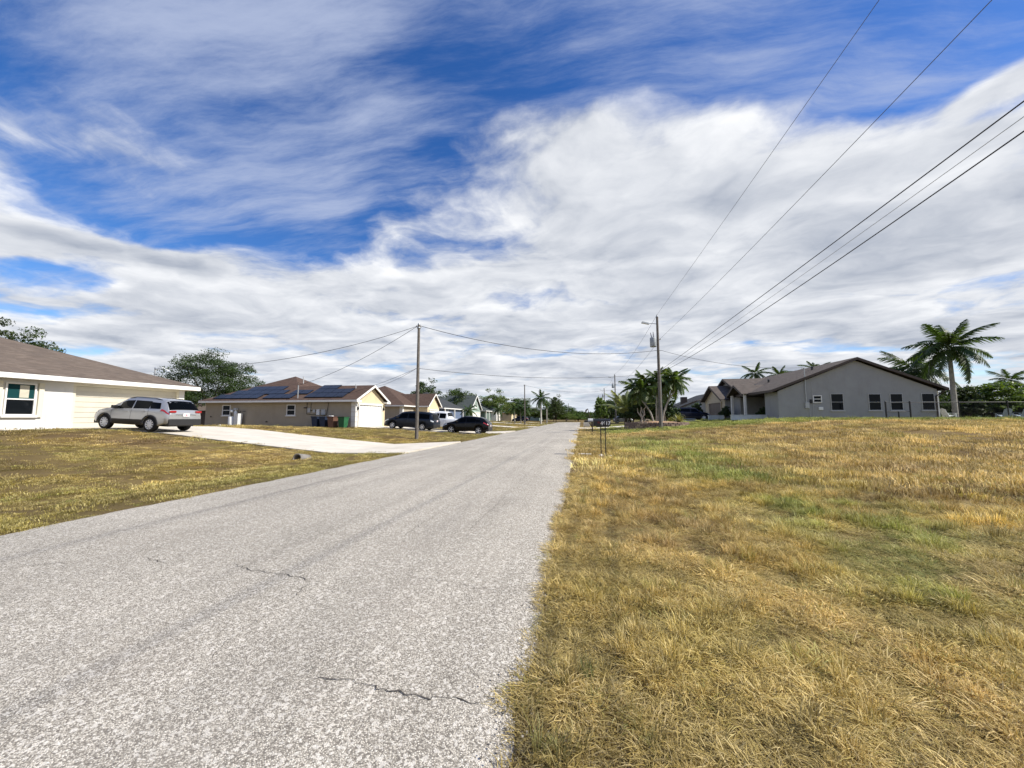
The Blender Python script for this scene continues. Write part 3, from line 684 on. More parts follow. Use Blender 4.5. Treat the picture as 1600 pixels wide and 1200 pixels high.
def garage_door(parent, p, u, out, w, h, mat, rows=4, cols=8, frame=TRIM, fw=.12):
    p = Vector(p); u = Vector(u).normalized(); o = Vector(out).normalized(); z = Vector((0, 0, 1))
    def bar(m, a0, a1, b0, b1, d0, d1):
        q = [p + u * a + z * b_ + o * d for d in (d0, d1) for a, b_ in ((a0, b0), (a1, b0), (a1, b1), (a0, b1))]
        m.mesh(q, [(0, 1, 2, 3), (7, 6, 5, 4), (0, 4, 5, 1), (1, 5, 6, 2), (2, 6, 7, 3), (3, 7, 4, 0)])
    m = MB(); bar(m, 0, w, 0, h, -.03, .0); door = m.build('garage_door', mat, parent)
    m = MB(); bar(m, -fw, 0, 0, h + fw, -.03, .14); bar(m, w, w + fw, 0, h + fw, -.03, .14); bar(m, 0, w, h, h + fw, -.03, .14); m.build('door_frame', frame, door)
    for r_ in range(rows):
        for c_ in range(cols):
            m = MB(); a0 = w * c_ / cols; a1 = w * (c_ + 1) / cols; b0 = h * r_ / rows; b1 = h * (r_ + 1) / rows
            bar(m, a0 + (.10 if cols > 1 else .004), a1 - (.10 if cols > 1 else .004), b0 + .10 * (cols > 1) + .012 * (cols == 1), b1 - .10 * (cols > 1) - .012 * (cols == 1), .0, .022); m.build('panel', mat, door)
    m = MB(); bar(m, w / 2 - .09, w / 2 + .09, h * .36, h * .36 + .03, .02, .06); m.build('handle', GREYP, door)
    return door
def hip(x0, x1, y0, y1, ze, p):
    """top faces of a hip roof, eaves at the four edges"""
    w, d = x1 - x0, y1 - y0; t = min(w, d) / 2; zr = ze + t * p
    A, B, C, D = (x0, y0, ze), (x1, y0, ze), (x1, y1, ze), (x0, y1, ze)
    if w >= d: r0, r1 = (x0 + t, (y0 + y1) / 2, zr), (x1 - t, (y0 + y1) / 2, zr); return [[A, B, r1, r0], [B, C, r1], [C, D, r0, r1], [D, A, r0]]
    r0, r1 = ((x0 + x1) / 2, y0 + t, zr), ((x0 + x1) / 2, y1 - t, zr); return [[A, B, r0], [B, C, r1, r0], [C, D, r1], [D, A, r0, r1]]
def roof_obj(faces, mat, parent, drop=.04):
    m = MB()
    for f in faces:
        n = (Vector(f[1]) - Vector(f[0])).cross(Vector(f[2]) - Vector(f[0]))
        m.face(f if n.z > 0 else f[::-1])
    for f in faces: m.face([(a, b_, c - drop) for a, b_, c in (f[::-1] if True else f)])
    return m.build('roof', mat, parent)
def eaves(parent, x0, x1, y0, y1, ze, mat, h=.2, t=.03, soffit=.5, name='fascia'):
    m = MB(); m.box(x0, x0 + t, y0, y1, ze - h, ze - .015); m.box(x1 - t, x1, y0, y1, ze - h, ze - .015); m.box(x0 + t, x1 - t, y0, y0 + t, ze - h, ze - .015); m.box(x0 + t, x1 - t, y1 - t, y1, ze - h, ze - .015)
    m.box(x0 + t, x1 - t, y0 + t, y1 - t, ze - h + .01, ze - h + .03); return m.build(name, mat, parent)
def rake(parent, pts, out, mat, h=.2, t=.04, name='rake_board'):
    """sloping boards along a gable edge"""
    m = MB(); o = Vector(out) * t
    for a, b_ in zip(pts[:-1], pts[1:]):
        a, b_ = Vector(a), Vector(b_); q = [a, b_, b_ - Vector((0, 0, h)), a - Vector((0, 0, h))]; q2 = [v + o for v in q]
        m.mesh(q + q2, [(0, 1, 2, 3), (7, 6, 5, 4), (0, 4, 5, 1), (1, 5, 6, 2), (2, 6, 7, 3), (3, 7, 4, 0)])
    return m.build(name, mat, parent)
def wall_poly(m, plan, z0, z1):
    n = len(plan)
    for i in range(n):
        a, b_ = plan[i], plan[(i + 1) % n]; m.face([(*a, z0), (*b_, z0), (*b_, z1), (*a, z1)])
    return m

# --- white house on the left
zA = .86; HA = thing('white_house', 'white stucco house with grey brown hip roof and two car garage at the left edge', 'house', (-24.8, 12, zA))
def a_(x, y, z): return (x + 24.8, y - 12, z - zA)
m = MB(); wx0, wx1, wy0, wy1 = -37.6, -24.8, 2.6, 20.3; g0, g1, gz = 14.98, 19.86, zA + 2.13
f = lambda y0, y1, z0, z1: m.face([a_(wx1, y0, z0), a_(wx1, y1, z0), a_(wx1, y1, z1), a_(wx1, y0, z1)])
zb, zt = zA - .3, 3.2
f(wy0, g0 - .12, zb, zt); f(g1 + .12, wy1, zb, zt); f(g0 - .12, g1 + .12, gz + .12, zt)
m.face([a_(wx1, wy1, zb), a_(wx0, wy1, zb), a_(wx0, wy1, zt), a_(wx1, wy1, zt)]); m.face([a_(wx0, wy1, zb), a_(wx0, wy0, zb), a_(wx0, wy0, zt), a_(wx0, wy1, zt)]); m.face([a_(wx0, wy0, zb), a_(wx1, wy0, zb), a_(wx1, wy0, zt), a_(wx0, wy0, zt)])
m.box(a_(wx1 - .4, 0, 0)[0], a_(wx1 - .22, 0, 0)[0], g0 - 12.2, g1 - 12 + .2, 0 - .1, 2.4)
for yy in (g0 - .12, g1 + .12): m.face([a_(wx1, yy, zb), a_(wx1 - .3, yy, zb), a_(wx1 - .3, yy, gz + .12), a_(wx1, yy, gz + .12)])
m.face([a_(wx1, g0 - .12, gz + .12), a_(wx1, g1 + .12, gz + .12), a_(wx1 - .3, g1 + .12, gz + .12), a_(wx1 - .3, g0 - .12, gz + .12)])
m.build('wall', WHITE_STUCCO, HA)
fs = [[a_(*p) for p in q] for q in hip(-38.3, -24.25, 1.9, 20.85, 3.37, .384)]; rA = roof_obj(fs, ROOF_A, HA)
eaves(HA, *[v + 24.8 for v in (-38.3, -24.25)], 1.9 - 12, 20.85 - 12, 3.37 - zA, TRIM, h=.24)
garage_door(HA, a_(-24.96, g0, zA + .02), (0, 1, 0), (1, 0, 0), g1 - g0, 2.11, DOORIV, rows=8, cols=1, frame=IVORY)
w_ = window(HA, a_(-24.8, 12.55, 1.5), (0, 1, 0), .98, 1.46, TRIM, TEALGLASS, out=(1, 0, 0), fw=.06, panes=(GLASS, TEALGLASS))
m = MB(); m.box(.003, .09, 13.60 - 12, 13.78 - 12, 1.42 - zA, 3.0 - zA); m.box(.003, .09, 12.36 - 12, 12.46 - 12, 1.42 - zA, 3.0 - zA); m.build_each('shutter_track', IVORY, HA)
m = MB(); m.box(.035, .039, 13.0 - 12, 13.3 - 12, 2.3 - zA, 2.86 - zA); m.build('curtain', CURTAIN, w_)
m = MB(); m.box(.0, .05, 14.6 - 12, 20.28 - 12, gz + .121 - zA, gz + .18 - zA); m.build('lintel_band', IVORY, HA)
m = MB()
for k, yy in enumerate((17.35, 17.47, 17.63, 17.75)): m.box(.052, .066, yy - 12, yy - 11.92, gz + .15 - zA, gz + .27 - zA)
m.build_each('house_number', BLACKM, HA)
m = MB(); m.tube([a_(-26.7, 19.9, 3.3), a_(-26.7, 19.9, 4.45), a_(-26.65, 19.85, 4.56), a_(-26.5, 19.8, 4.46)], .035, 8); m.tube([a_(-26.5, 19.8, 4.46), a_(-26.2, 19.9, 4.6), a_(-26.0, 20.2, 4.4)], .012, 6); m.build_each('service_mast', GALV, HA)

# --- beige house with solar panels
zB = .50; HB = thing('beige_house', 'beige house with brown roof full of solar panels and a lit garage gable', 'house', (-29, 38, zB))
def b_(x, y, z): return (x + 29, y - 38, z - zB)
ze, pB = 3.09, .5; z0, z1 = zB - .25, 2.93
m = MB()
def bw(p, q, za=z0, zc=z1, mm=None): (mm or m).face([b_(*p, za), b_(*q, za), b_(*q, zc), b_(*p, zc)])
F = -20.9; gy0, gy1 = 33.55, 37.75
bw((-37.6, 33), (F, 33)); bw((F, 38.5), (-26.4, 38.5)); bw((-26.4, 38.5), (-26.4, 44)); bw((-26.4, 44), (-37.6, 44)); bw((-37.6, 44), (-37.6, 33))
m.build('wall', SHADED_WALL, HB)  # side walls carry their shade as a darker colour than the front
mf = MB(); bw((F, 33), (F, gy0 - .1), mm=mf); bw((F, gy1 + .1), (F, 38.5), mm=mf); bw((F, gy0 - .1), (F, gy1 + .1), zB + 2.2, z1, mm=mf)
mf.face([b_(F, 33.0, z1), b_(F, 38.5, z1), b_(F, 38.4, 3.10), b_(F, 35.75, 4.52), b_(F, 33.0, 3.10)]); mf.build('front_wall', CREAM, HB)
S = (-32, 38.5, ze + 6 * pB); J = (-29.2, 35.7, ze + 3.2 * pB); q = lambda *p: [b_(*v) for v in p]
rB = roof_obj([q((-38, 32.5, ze), (-20.5, 32.5, ze), (-20.5, 35.7, J[2]), J, S), q((-20.5, 35.7, J[2]), J, (-26, 38.9, ze), (-20.5, 38.9, ze)), q(S, J, (-26, 38.9, ze), (-26, 44.5, ze)), q(S, (-26, 44.5, ze), (-38, 44.5, ze)), q(S, (-38, 44.5, ze), (-38, 32.5, ze))], ROOF_B, HB)
m = MB()
def fb(x0, x1, y0, y1): m.box(*[x0 + 29, x1 + 29, y0 - 38, y1 - 38], ze - .2 - zB, ze - .015 - zB)
fb(-38, -20.5, 32.5, 32.53); fb(-38, -37.97, 32.53, 44.5); fb(-37.97, -26, 44.47, 44.5); fb(-26.03, -26, 38.9, 44.47); fb(-26, -20.5, 38.87, 38.9)
m.box(-37.97 + 29, -20.95 + 29, 32.53 - 38, 33.0 - 38, ze - .19 - zB, ze - .16 - zB); m.build_each('fascia', TRIM, HB)
rake(HB, [b_(-20.52, 32.5, ze - .005), b_(-20.52, 35.7, J[2] - .01), b_(-20.52, 38.9, ze - .005)], (1, 0, 0), TRIM, .22, .05)
m = MB(); m.box(F + 29 + .003, -20.44 + 29, 32.48 - 38, 33.25 - 38, ze - .22 - zB, ze - .02 - zB); m.box(F + 29 + .003, -20.44 + 29, 38.1 - 38, 38.92 - 38, ze - .22 - zB, ze - .02 - zB); m.build_each('eave_return', TRIM, HB)
m = MB(); m.box(F + .003 + 29, F + .06 + 29, gy0 - .3 - 38, gy1 + .3 - 38, 2.73 - zB, 2.86 - zB); m.build('lintel_band', IVORY, HB)
garage_door(HB, b_(F - .06, gy0, zB + .03), (0, 1, 0), (1, 0, 0), gy1 - gy0, 2.12, DOORWH, rows=4, cols=8, frame=TRIM, fw=.1)
for k in range(5):
    m = MB(); zz = zB + .05 + k * .47; m.box(F - .42 + 29, F + .035 + 29, 32.97 - 38, 33.4 - 38, zz - zB, zz + .44 - zB, bev=.012); m.build('quoin', WHITE_STUCCO, HB)
for yy in (33.28, 38.1):
    m = MB(); c = b_(F + .1, yy, 2.15); m.lathe([(.02, .32), (.09, .26), (.10, .05), (.05, 0)], c, 8); m.box(c[0] - .1, c[0] - .03, c[1] - .03, c[1] + .03, c[2] + .1, c[2] + .3); m.build('wall_lantern', BLACKM, HB)
for xx in (-35.55, -28.2): window(HB, b_(xx, 33, 1.62), (1, 0, 0), .95, 1.05, TRIM, GLASS, out=(0, -1, 0), fw=.07)
# roof slope coordinates: along x, s up the slope
sl = Vector((0, 1, pB)).normalized(); nrm = Vector((0, -pB, 1)).normalized()
def slope_box(m, x0, x1, s0, s1, n0, n1):
    o = Vector(b_(0, 32.5, ze)); P_ = []
    for n_ in (n0, n1):
        for x, s_ in ((x0, s0), (x1, s0), (x1, s1), (x0, s1)): P_.append(o + Vector((x, 0, 0)) + sl * s_ + nrm * n_)
    m.mesh(P_, [(3, 2, 1, 0), (4, 5, 6, 7), (0, 1, 5, 4), (1, 2, 6, 5), (2, 3, 7, 6), (3, 0, 4, 7)])
SOLARM = plain('solar_glass', (.008, .010, .017), .2, .25, 9, spec=.3)
def solar(x0, s0, w=1.02, h=1.0):
    m = MB(); slope_box(m, x0 + .012, x0 + w - .012, s0 + .012, s0 + h - .012, .06, .105); return m.build('solar_panel', SOLARM, rB)
for r_, (xa, xb) in enumerate(((-36.6, -31.4), (-35.5, -29.2), (-34.4, -30.1))):
    n = int((xb - xa) / 1.04)
    for k in range(n): solar(xa + k * 1.04, .35 + r_ * 1.05)
for r_, (xa, xb) in enumerate(((-30.8, -27.6), (-28.6, -26.0))):
    for k in range(int((xb - xa) / 1.04)): solar(xa + k * 1.04, .3 + r_ * 1.05)
for r_, (xa, xb) in enumerate(((-26.3, -21.9), (-26.2, -21.9), (-26.2, -24.0))):
    for k in range(int((xb - xa) / 1.04)): solar(xa + k * 1.04, .45 + r_ * 1.05)
m = MB(); m.tube([b_(-27.0, 32.9, 3.2), b_(-27.0, 32.9, 4.55)], .05, 8); m.build_each('service_mast', GALV, HB)
m = MB(); m.tube([b_(-29.6, 36.8, ze + 2.0), b_(-29.6, 36.8, ze + 2.75)], .05, 8); m.tube([b_(-22.2, 35.0, 4.2), b_(-22.2, 35.0, 4.75)], .04, 8); m.build_each('vent_pipe', GREYP, HB)
def wallbox(x, z, w, h, d, mat, nm): m = MB(); m.box(x + 29 - w / 2, x + 29 + w / 2, 33 - d - 38, 33 - .002 - 38, z - zB, z + h - zB, bev=.01); return m.build(nm, mat, HB)
wallbox(-25.75, 1.9, .28, .42, .12, GREYP, 'meter_box'); wallbox(-25.2, 1.88, .25, .3, .1, GREYP, 'meter_box'); wallbox(-24.75, 1.65, .3, .55, .14, WHITEP, 'inverter_box'); wallbox(-24.2, 1.68, .42, .5, .12, GREYP, 'inverter_box'); wallbox(-26.2, 2.3, .3, .1, .06, BLACKM, 'junction_box'); wallbox(-36.9, 1.45, .12, .12, .05, BLACKM, 'outlet_box'); wallbox(-30.4, .95, .2, .12, .05, BLACKM, 'outlet_box')
m = MB()
for pts in ([(-26.0, 32.96, 2.85), (-26.0, 32.96, 1.75), (-24.0, 32.96, 1.62), (-23.85, 32.96, 1.75), (-23.7, 32.96, 2.85)], [(-25.55, 32.95, 2.85), (-25.55, 32.95, 2.3)], [(-25.75, 32.95, 2.1), (-24.3, 32.95, 2.1)]): m.tube([b_(*p) for p in pts], .022, 6)
m.build_each('conduit', BLACKM, HB)

# --- generic neighbours on the left
def neighbour(name, label, loc, dx, dy, wallm, roofm, h=2.55, p=.42, gable=None, over=.5, trim=TRIM, wins=(), front=None, door=None, gablem=None):
    """hip roofed house; origin = near corner at the road side; body extends -x (dx) and +y (dy); gable = (y0, y1, proud, rise)"""
    t = thing(name, label, 'house', loc)
    m = MB(); wall_poly(m, [(-dx, 0), (0, 0), (0, dy), (-dx, dy)], -.3, h); m.build('wall', wallm, t)
    roof = roof_obj(hip(-dx - over, over, -over, dy + over, h + .16, p), roofm, t); eaves(t, -dx - over, over, -over, dy + over, h + .16, trim)
    if gable:
        y0, y1, pr, rise = gable; yc = (y0 + y1) / 2
        m = MB(); m.face([(pr, y0, -.3), (pr, y1, -.3), (pr, y1, h), (pr, y0, h)]); m.face([(0, y0, -.3), (pr, y0, -.3), (pr, y0, h), (0, y0, h)]); m.face([(pr, y1, -.3), (0, y1, -.3), (0, y1, h), (pr, y1, h)])
        m.face([(pr, y0, h), (pr, y1, h), (pr, yc, h + .1 + rise)]); m.build('garage_wing_wall', gablem or wallm, t)
        zr = h + .16 + rise + .1; e0, e1 = y0 - over * .8, y1 + over * .8; bk = -min(dx * .5, 4)
        roof_obj([[(bk, e0, h + .165), (pr + .4, e0, h + .165), (pr + .4, yc, zr), (bk, yc, zr)], [(bk, yc, zr), (pr + .4, yc, zr), (pr + .4, e1, h + .165), (bk, e1, h + .165)]], roofm, t)
        rake(t, [(pr + .38, e0, h + .16), (pr + .38, yc, zr - .01), (pr + .38, e1, h + .16)], (1, 0, 0), trim, .24, .06)
        m = MB(); m.box(.5, pr + .42, e0, e0 + .03, h - .04, h + .15); m.box(.5, pr + .42, e1 - .03, e1, h - .04, h + .15); m.build_each('wing_fascia', trim, t)
        garage_door(t, (pr + .04, y0 + .6, 0), (0, 1, 0), (1, 0, 0), y1 - y0 - 1.2, 2.1, door or DOORWH, rows=4, cols=4)
    for kind, u0, z, w, hh in wins:
        if kind == 's': window(t, (-u0, 0, z), (1, 0, 0), w, hh, trim, GLASS, out=(0, -1, 0))
        else: window(t, (0, u0, z), (0, 1, 0), w, hh, trim, GLASS, out=(1, 0, 0))
    return t, roof
HC, _ = neighbour('brown_roof_house', 'cream house with dark brown hip roof behind the parked van', (-26.2, 53.5, .5), 13, 13, SHADED_WALL, ROOF_B, 2.62, .5, (4.2, 9.2, 2.2, 2.0), gablem=CREAM, wins=(('s', 4, 1, 1, 1.2), ('s', 9, 1, 1, 1.2)))  # body walls darker than the cream gable, shade put into their colour
m = MB(); m.box(-.45, .04, -.04, .4, -.2, 2.6); m.build('corner_quoin', WHITE_STUCCO, HC)
HD, rD = neighbour('blue_house', 'dark blue house with charcoal hip roof and rooftop solar array', (-25.4, 68.2, .5), 13, 12, BLUEWALL, ROOF_D, 2.6, .55, None, wins=(('f', 2, .9, 1.2, 1.3), ('s', 6, .9, 1.2, 1.3)))
m = MB(); o = Vector((0, -.5, 2.76)); s2 = Vector((0, 1, .55)).normalized(); n2 = Vector((0, -.55, 1)).normalized()
for r_ in range(4):
    for k in range(6 - r_):
        x0 = -10.5 + r_ * .5 + k * 1.05; P_ = [o + Vector((x, 0, 0)) + s2 * s_ + n2 * n_ for n_ in (.05, .1) for x, s_ in ((x0, .5 + r_ * 1.3), (x0 + 1.02, .5 + r_ * 1.3), (x0 + 1.02, 1.77 + r_ * 1.3), (x0, 1.77 + r_ * 1.3))]
        m = MB(); m.mesh(P_, [(3, 2, 1, 0), (4, 5, 6, 7), (0, 1, 5, 4), (1, 2, 6, 5), (2, 3, 7, 6), (3, 0, 4, 7)]); m.build('solar_panel', SOLARM, rD)
for yy in (.3, 5.8, 11.4):
    m = MB(); m.box(.18, .42, yy, yy + .24, -.2, 2.6); m.build_each('porch_post', TRIM, HD)
HE, _ = neighbour('green_house', 'sage green house with white trimmed gable above a white garage', (-26.2, 79.0, .45), 12, 11.5, SAGE, ROOF_E, 2.65, .5, (1.2, 9.6, 2.6, 3.1), wins=(('s', 5, .9, 1, 1.2),))
m = MB()
for s_ in (-1, 1): m.box(2.66, 2.72, 5.4 + s_ * 1.0 - .09, 5.4 + s_ * 1.0 + .09, 3.2, 4.4)
m.box(2.66, 2.72, 4.2, 6.6, 3.1, 3.3); m.build_each('gable_bracket', TRIM, HE)
HF, _ = neighbour('dark_green_house', 'dark green house with white porch corner among small palms', (-24.6, 97.0, .4), 12, 12, GREENWALL, ROOF_E, 2.7, .45, (6.5, 11.5, 1.6, 1.9), gablem=WHITE_STUCCO, wins=(('s', 4, .9, 1, 1.2),))
m = MB()
for yy in (.1, 3.2): m.box(.15, .4, yy, yy + .25, -.2, 2.7)
m.build_each('porch_post', TRIM, HF)
HG, _ = neighbour('grey_roof_house', 'far cream house with pale grey hip roof behind a parked dark car', (-22.5, 124.0, .3), 14, 14, CREAM, ROOF_D, 2.7, .4, None, wins=(('f', 3, .9, 1.5, 1.3),))
HH, _ = neighbour('distant_house', 'distant low house with grey green roof beside the royal palm', (-16.5, 152.0, .1), 14, 14, SAGE, ROOF_E, 2.6, .4, None)

# --- grey house on the right
zR = 1.27; HR = thing('grey_house', 'grey stucco house with wide gable end and taupe shingle roof on the right', 'house', (24, 46, zR))
def r_(x, y, z): return (x - 24, y - 46, z - zR)
X0, X1, Y0, Y1 = 17.8, 30.2, 39.0, 62.0; XC = 24.2; ze = 3.95; zp = 6.78; pr_ = (zp - ze) / (XC - 17.3)
m = MB(); zb = zR - .3; W = lambda p, q_, a=zb, c=3.78, mm=None: (mm or m).face([r_(*p, a), r_(*q_, a), r_(*q_, c), r_(*p, c)])
m.face([r_(X0, Y0, zb), r_(X1, Y0, zb), r_(X1, Y0, 3.84), r_(XC, Y0, zp - .28), r_(X0, Y0, 3.84)])
W((X1, Y0), (X1, Y1)); W((X1, Y1), (X0, Y1)); W((X0, 41.6), (X0, Y0)); W((20.4, 41.6), (X0, 41.6)); W((20.4, 47.5), (20.4, 41.6)); W((X0, 47.5), (20.4, 47.5)); W((X0, Y1), (X0, 47.5))
m.build('wall', GREYWALL, HR)
rr = roof_obj([[r_(*p) for p in f_] for f_ in ([(17.2, 38.65, ze), (17.2, 62.4, ze), (XC, 62.4, zp), (XC, 38.65, zp)], [(XC, 38.65, zp), (XC, 62.4, zp), (30.8, 62.4, ze), (30.8, 38.65, ze)])], ROOF_R, HR, .06)
rake(HR, [r_(17.15, 38.7, ze + .0), r_(XC, 38.7, zp - .01), r_(30.85, 38.7, ze)], (0, -1, 0), DARKTRIM, .22, .05)
m = MB(); m.box(17.2 - 24, 17.24 - 24, 38.66 - 46, 47 - 46, ze - .22 - zR, ze - .02 - zR); m.box(30.76 - 24, 30.8 - 24, 38.66 - 46, 62.3 - 46, ze - .22 - zR, ze - .02 - zR); m.box(30.25 - 24, 30.75 - 24, 38.7 - 46, 62.3 - 46, ze - .21 - zR, ze - .18 - zR); m.build_each('fascia', DARKTRIM, HR)
# cross gable to the road, entry gable and garage gable
def cross(x_front, x_back, yc, half, zr_, ze_, over=.35, wallx=None, gm=GREYWALL, trim=DARKTRIM):
    roof_obj([[r_(*p) for p in f_] for f_ in ([(x_front, yc - half, ze_), (x_back, yc - half, ze_), (x_back, yc, zr_), (x_front, yc, zr_)], [(x_front, yc, zr_), (x_back, yc, zr_), (x_back, yc + half, ze_), (x_front, yc + half, ze_)])], ROOF_R, HR, .06)
    rake(HR, [r_(x_front + .02, yc - half, ze_), r_(x_front + .02, yc, zr_ - .01), r_(x_front + .02, yc + half, ze_)], (-1, 0, 0), trim, .24, .06)
    if wallx:
        s_ = (zr_ - ze_) / half; hw = half - .35; m = MB(); m.face([r_(wallx, yc + hw, ze_ - .2), r_(wallx, yc - hw, ze_ - .2), r_(wallx, yc - hw, ze_ + .1), r_(wallx, yc, zr_ - .12), r_(wallx, yc + hw, ze_ + .1)]); m.build('gable_wall', gm, HR)
cross(18.2, 24.0, 54.0, 5.6, 6.45, 4.15, wallx=18.8)
cross(16.6, 20.5, 46.0, 2.2, 5.0, 3.9, wallx=None)
cross(16.4, 22.0, 53.6, 4.1, 5.5, 3.58, wallx=17.02, gm=BEIGE)
m = MB(); W((17.0, 49.9), (20, 49.9), c=3.5, mm=m); m.build('garage_side_wall', GREYWALL, HR); m = MB(); W((17.0, 57.3), (17.0, 55.6), c=3.5, mm=m); W((17.0, 50.9), (17.0, 49.9), c=3.5, mm=m); W((17, 55.6), (17, 50.9), 3.32, 3.5, mm=m); m.build('garage_wing_wall', BEIGE, HR)
garage_door(HR, r_(16.99, 55.5, zR - .2), (0, -1, 0), (-1, 0, 0), 4.5, 2.2, DOORBR, rows=4, cols=1, frame=BEIGE, fw=.1)
for yy in (44.1, 47.6):
    m = MB(); m.box(16.9 - 24, 17.12 - 24, yy - 46, yy + .22 - 46, -.4, 3.9 - zR); m.build('porch_column', TRIM, HR)
m = MB(); m.box(17.25 - 24, 20.38 - 24, 41.7 - 46, 47.4 - 46, 3.70 - zR, 3.74 - zR); m.build('porch_ceiling', DARKTRIM, HR)  # dark ceiling added so the porch recess looks deep in shade
window(HR, r_(20.4, 47.0, 1.35), (0, -1, 0), 2.2, 2.2, DARKTRIM, GLASS, out=(-1, 0, 0), fw=.06, sill=False); window(HR, r_(20.4, 44.6, 1.35), (0, -1, 0), 2.6, 2.2, DARKTRIM, GLASS, out=(-1, 0, 0), fw=.06, sill=False)  # dark glazing added across the recess wall to stand for its deep shade
for x0, z0_, w, h in ((22.05, 2.05, 1.0, 1.5), (25.0, 2.05, .95, 1.45), (26.65, 2.05, .95, 1.45), (29.0, 2.05, .95, 1.45)): window(HR, r_(x0, Y0, z0_), (1, 0, 0), w, h, GREYTRIM, GLASS, out=(0, -1, 0), fw=.04, sill=True, depth=.05)
window(HR, r_(20.62, Y0, 2.75), (1, 0, 0), .72, .66, TRIM, GLASS, out=(0, -1, 0), fw=.07, sill=False)
def rbox(x, z, w, h, d, mat, nm): m = MB(); m.box(x - 24 - w / 2, x - 24 + w / 2, Y0 - d - 46, Y0 - .002 - 46, z - zR, z + h - zR, bev=.01); return m.build(nm, mat, HR)
rbox(20.1, 2.25, .32, .55, .16, GREYP, 'meter_box'); rbox(20.45, 2.7, .16, .35, .1, BLACKM, 'breaker_box'); rbox(21.2, 2.1, .34, .26, .12, WHITEP, 'dryer_vent')
m = MB(); m.tube([r_(20.05, 38.9, 2.6), r_(20.05, 38.9, 5.9)], .04, 8); m.tube([r_(20.0, 38.9, 5.85), r_(19.9, 38.85, 6.0), r_(19.8, 38.8, 5.88)], .035, 8); m.build_each('service_mast', GALV, HR)
m = MB(); m.tube([r_(20.3, 38.94, 1.3), r_(20.3, 38.94, 2.3)], .02, 6); m.tube([r_(20.6, 38.94, 1.3), r_(20.6, 38.94, 4.6)], .015, 6); m.build_each('conduit', GREYP, HR)
m = MB(); m.tube([r_(30.6, 38.75, ze - .25), r_(30.3, 38.85, ze - .5), r_(30.05, 38.92, ze - .7), r_(30.05, 38.92, zR)], .05, 8); m.build('downspout', DARKTRIM, HR)
m = MB(); m.box(30.35 - 24, 30.6 - 24, 39.4 - 46, 39.65 - 46, -.2, ze - .25 - zR); m.build('porch_column', TRIM, HR)
m = MB()
for x, y in ((20.6, 47), (19.4, 47.5), (22.6, 42.5)): zz = ze + (x - 17.2) * pr_; m.lathe([(.12, 0), (.10, .25), (.16, .28), (.02, .36)], r_(x, y, zz - .03), 8)
m.build_each('roof_vent', BLACKM, HR)
# low white garden walls in front of the porch
WALLW = plain('garden_wall_paint', (.62, .66, .66), .8, .06, 2, dirt=((.4, .4, .36), .4))
for x0, x1, y0, y1, lab in ((14.6, 18.4, 41.3, 41.6, 'long low white garden wall in front of the grey house porch'), (14.6, 16.2, 48.2, 48.5, 'short low white garden wall left of the grey house porch')):
    zz = min(Ez(x0, y0), Ez(x1, y0)); m = MB(); m.box(x0, x1, y0, y1, zz - .2, 1.62); m.box(x0 - .04, x1 + .04, y0 - .04, y1 + .04, 1.623, 1.69); o = m.build('garden_wall', WALLW); tag(o, lab, 'wall')

# --- blue grey house behind it
t = thing('pale_blue_house', 'pale blue gabled house behind the dark SUV, beyond the grey house', 'house', (18, 74, .5)); H2 = t
m = MB(); wd = 13; wall_poly(m, [(0, 0), (wd, 0), (wd, 14), (0, 14)], -.3, 2.9); m.face([(0, 0, 2.9), (wd, 0, 2.9), (wd / 2, 0, 5.4)]); m.build('wall', PALEBLUE, t)
roof_obj([[(-.5, -.4, 2.86), (-.5, 14.4, 2.86), (wd / 2, 14.4, 5.66), (wd / 2, -.4, 5.66)], [(wd / 2, -.4, 5.66), (wd / 2, 14.4, 5.66), (wd + .5, 14.4, 2.86), (wd + .5, -.4, 2.86)]], ROOF_D, t, .06)
rake(t, [(-.52, -.38, 2.86), (wd / 2, -.38, 5.65), (wd + .52, -.38, 2.86)], (0, -1, 0), DARKTRIM, .25, .06)
m = MB(); m.box(1.2, 2.2, 5, 6.2, 3.0, 4.9); m.build('chimney', DARKTRIM, t)
window(t, (8, 0, 1.0), (1, 0, 0), 1.0, 1.3, TRIM, GLASS, out=(0, -1, 0))
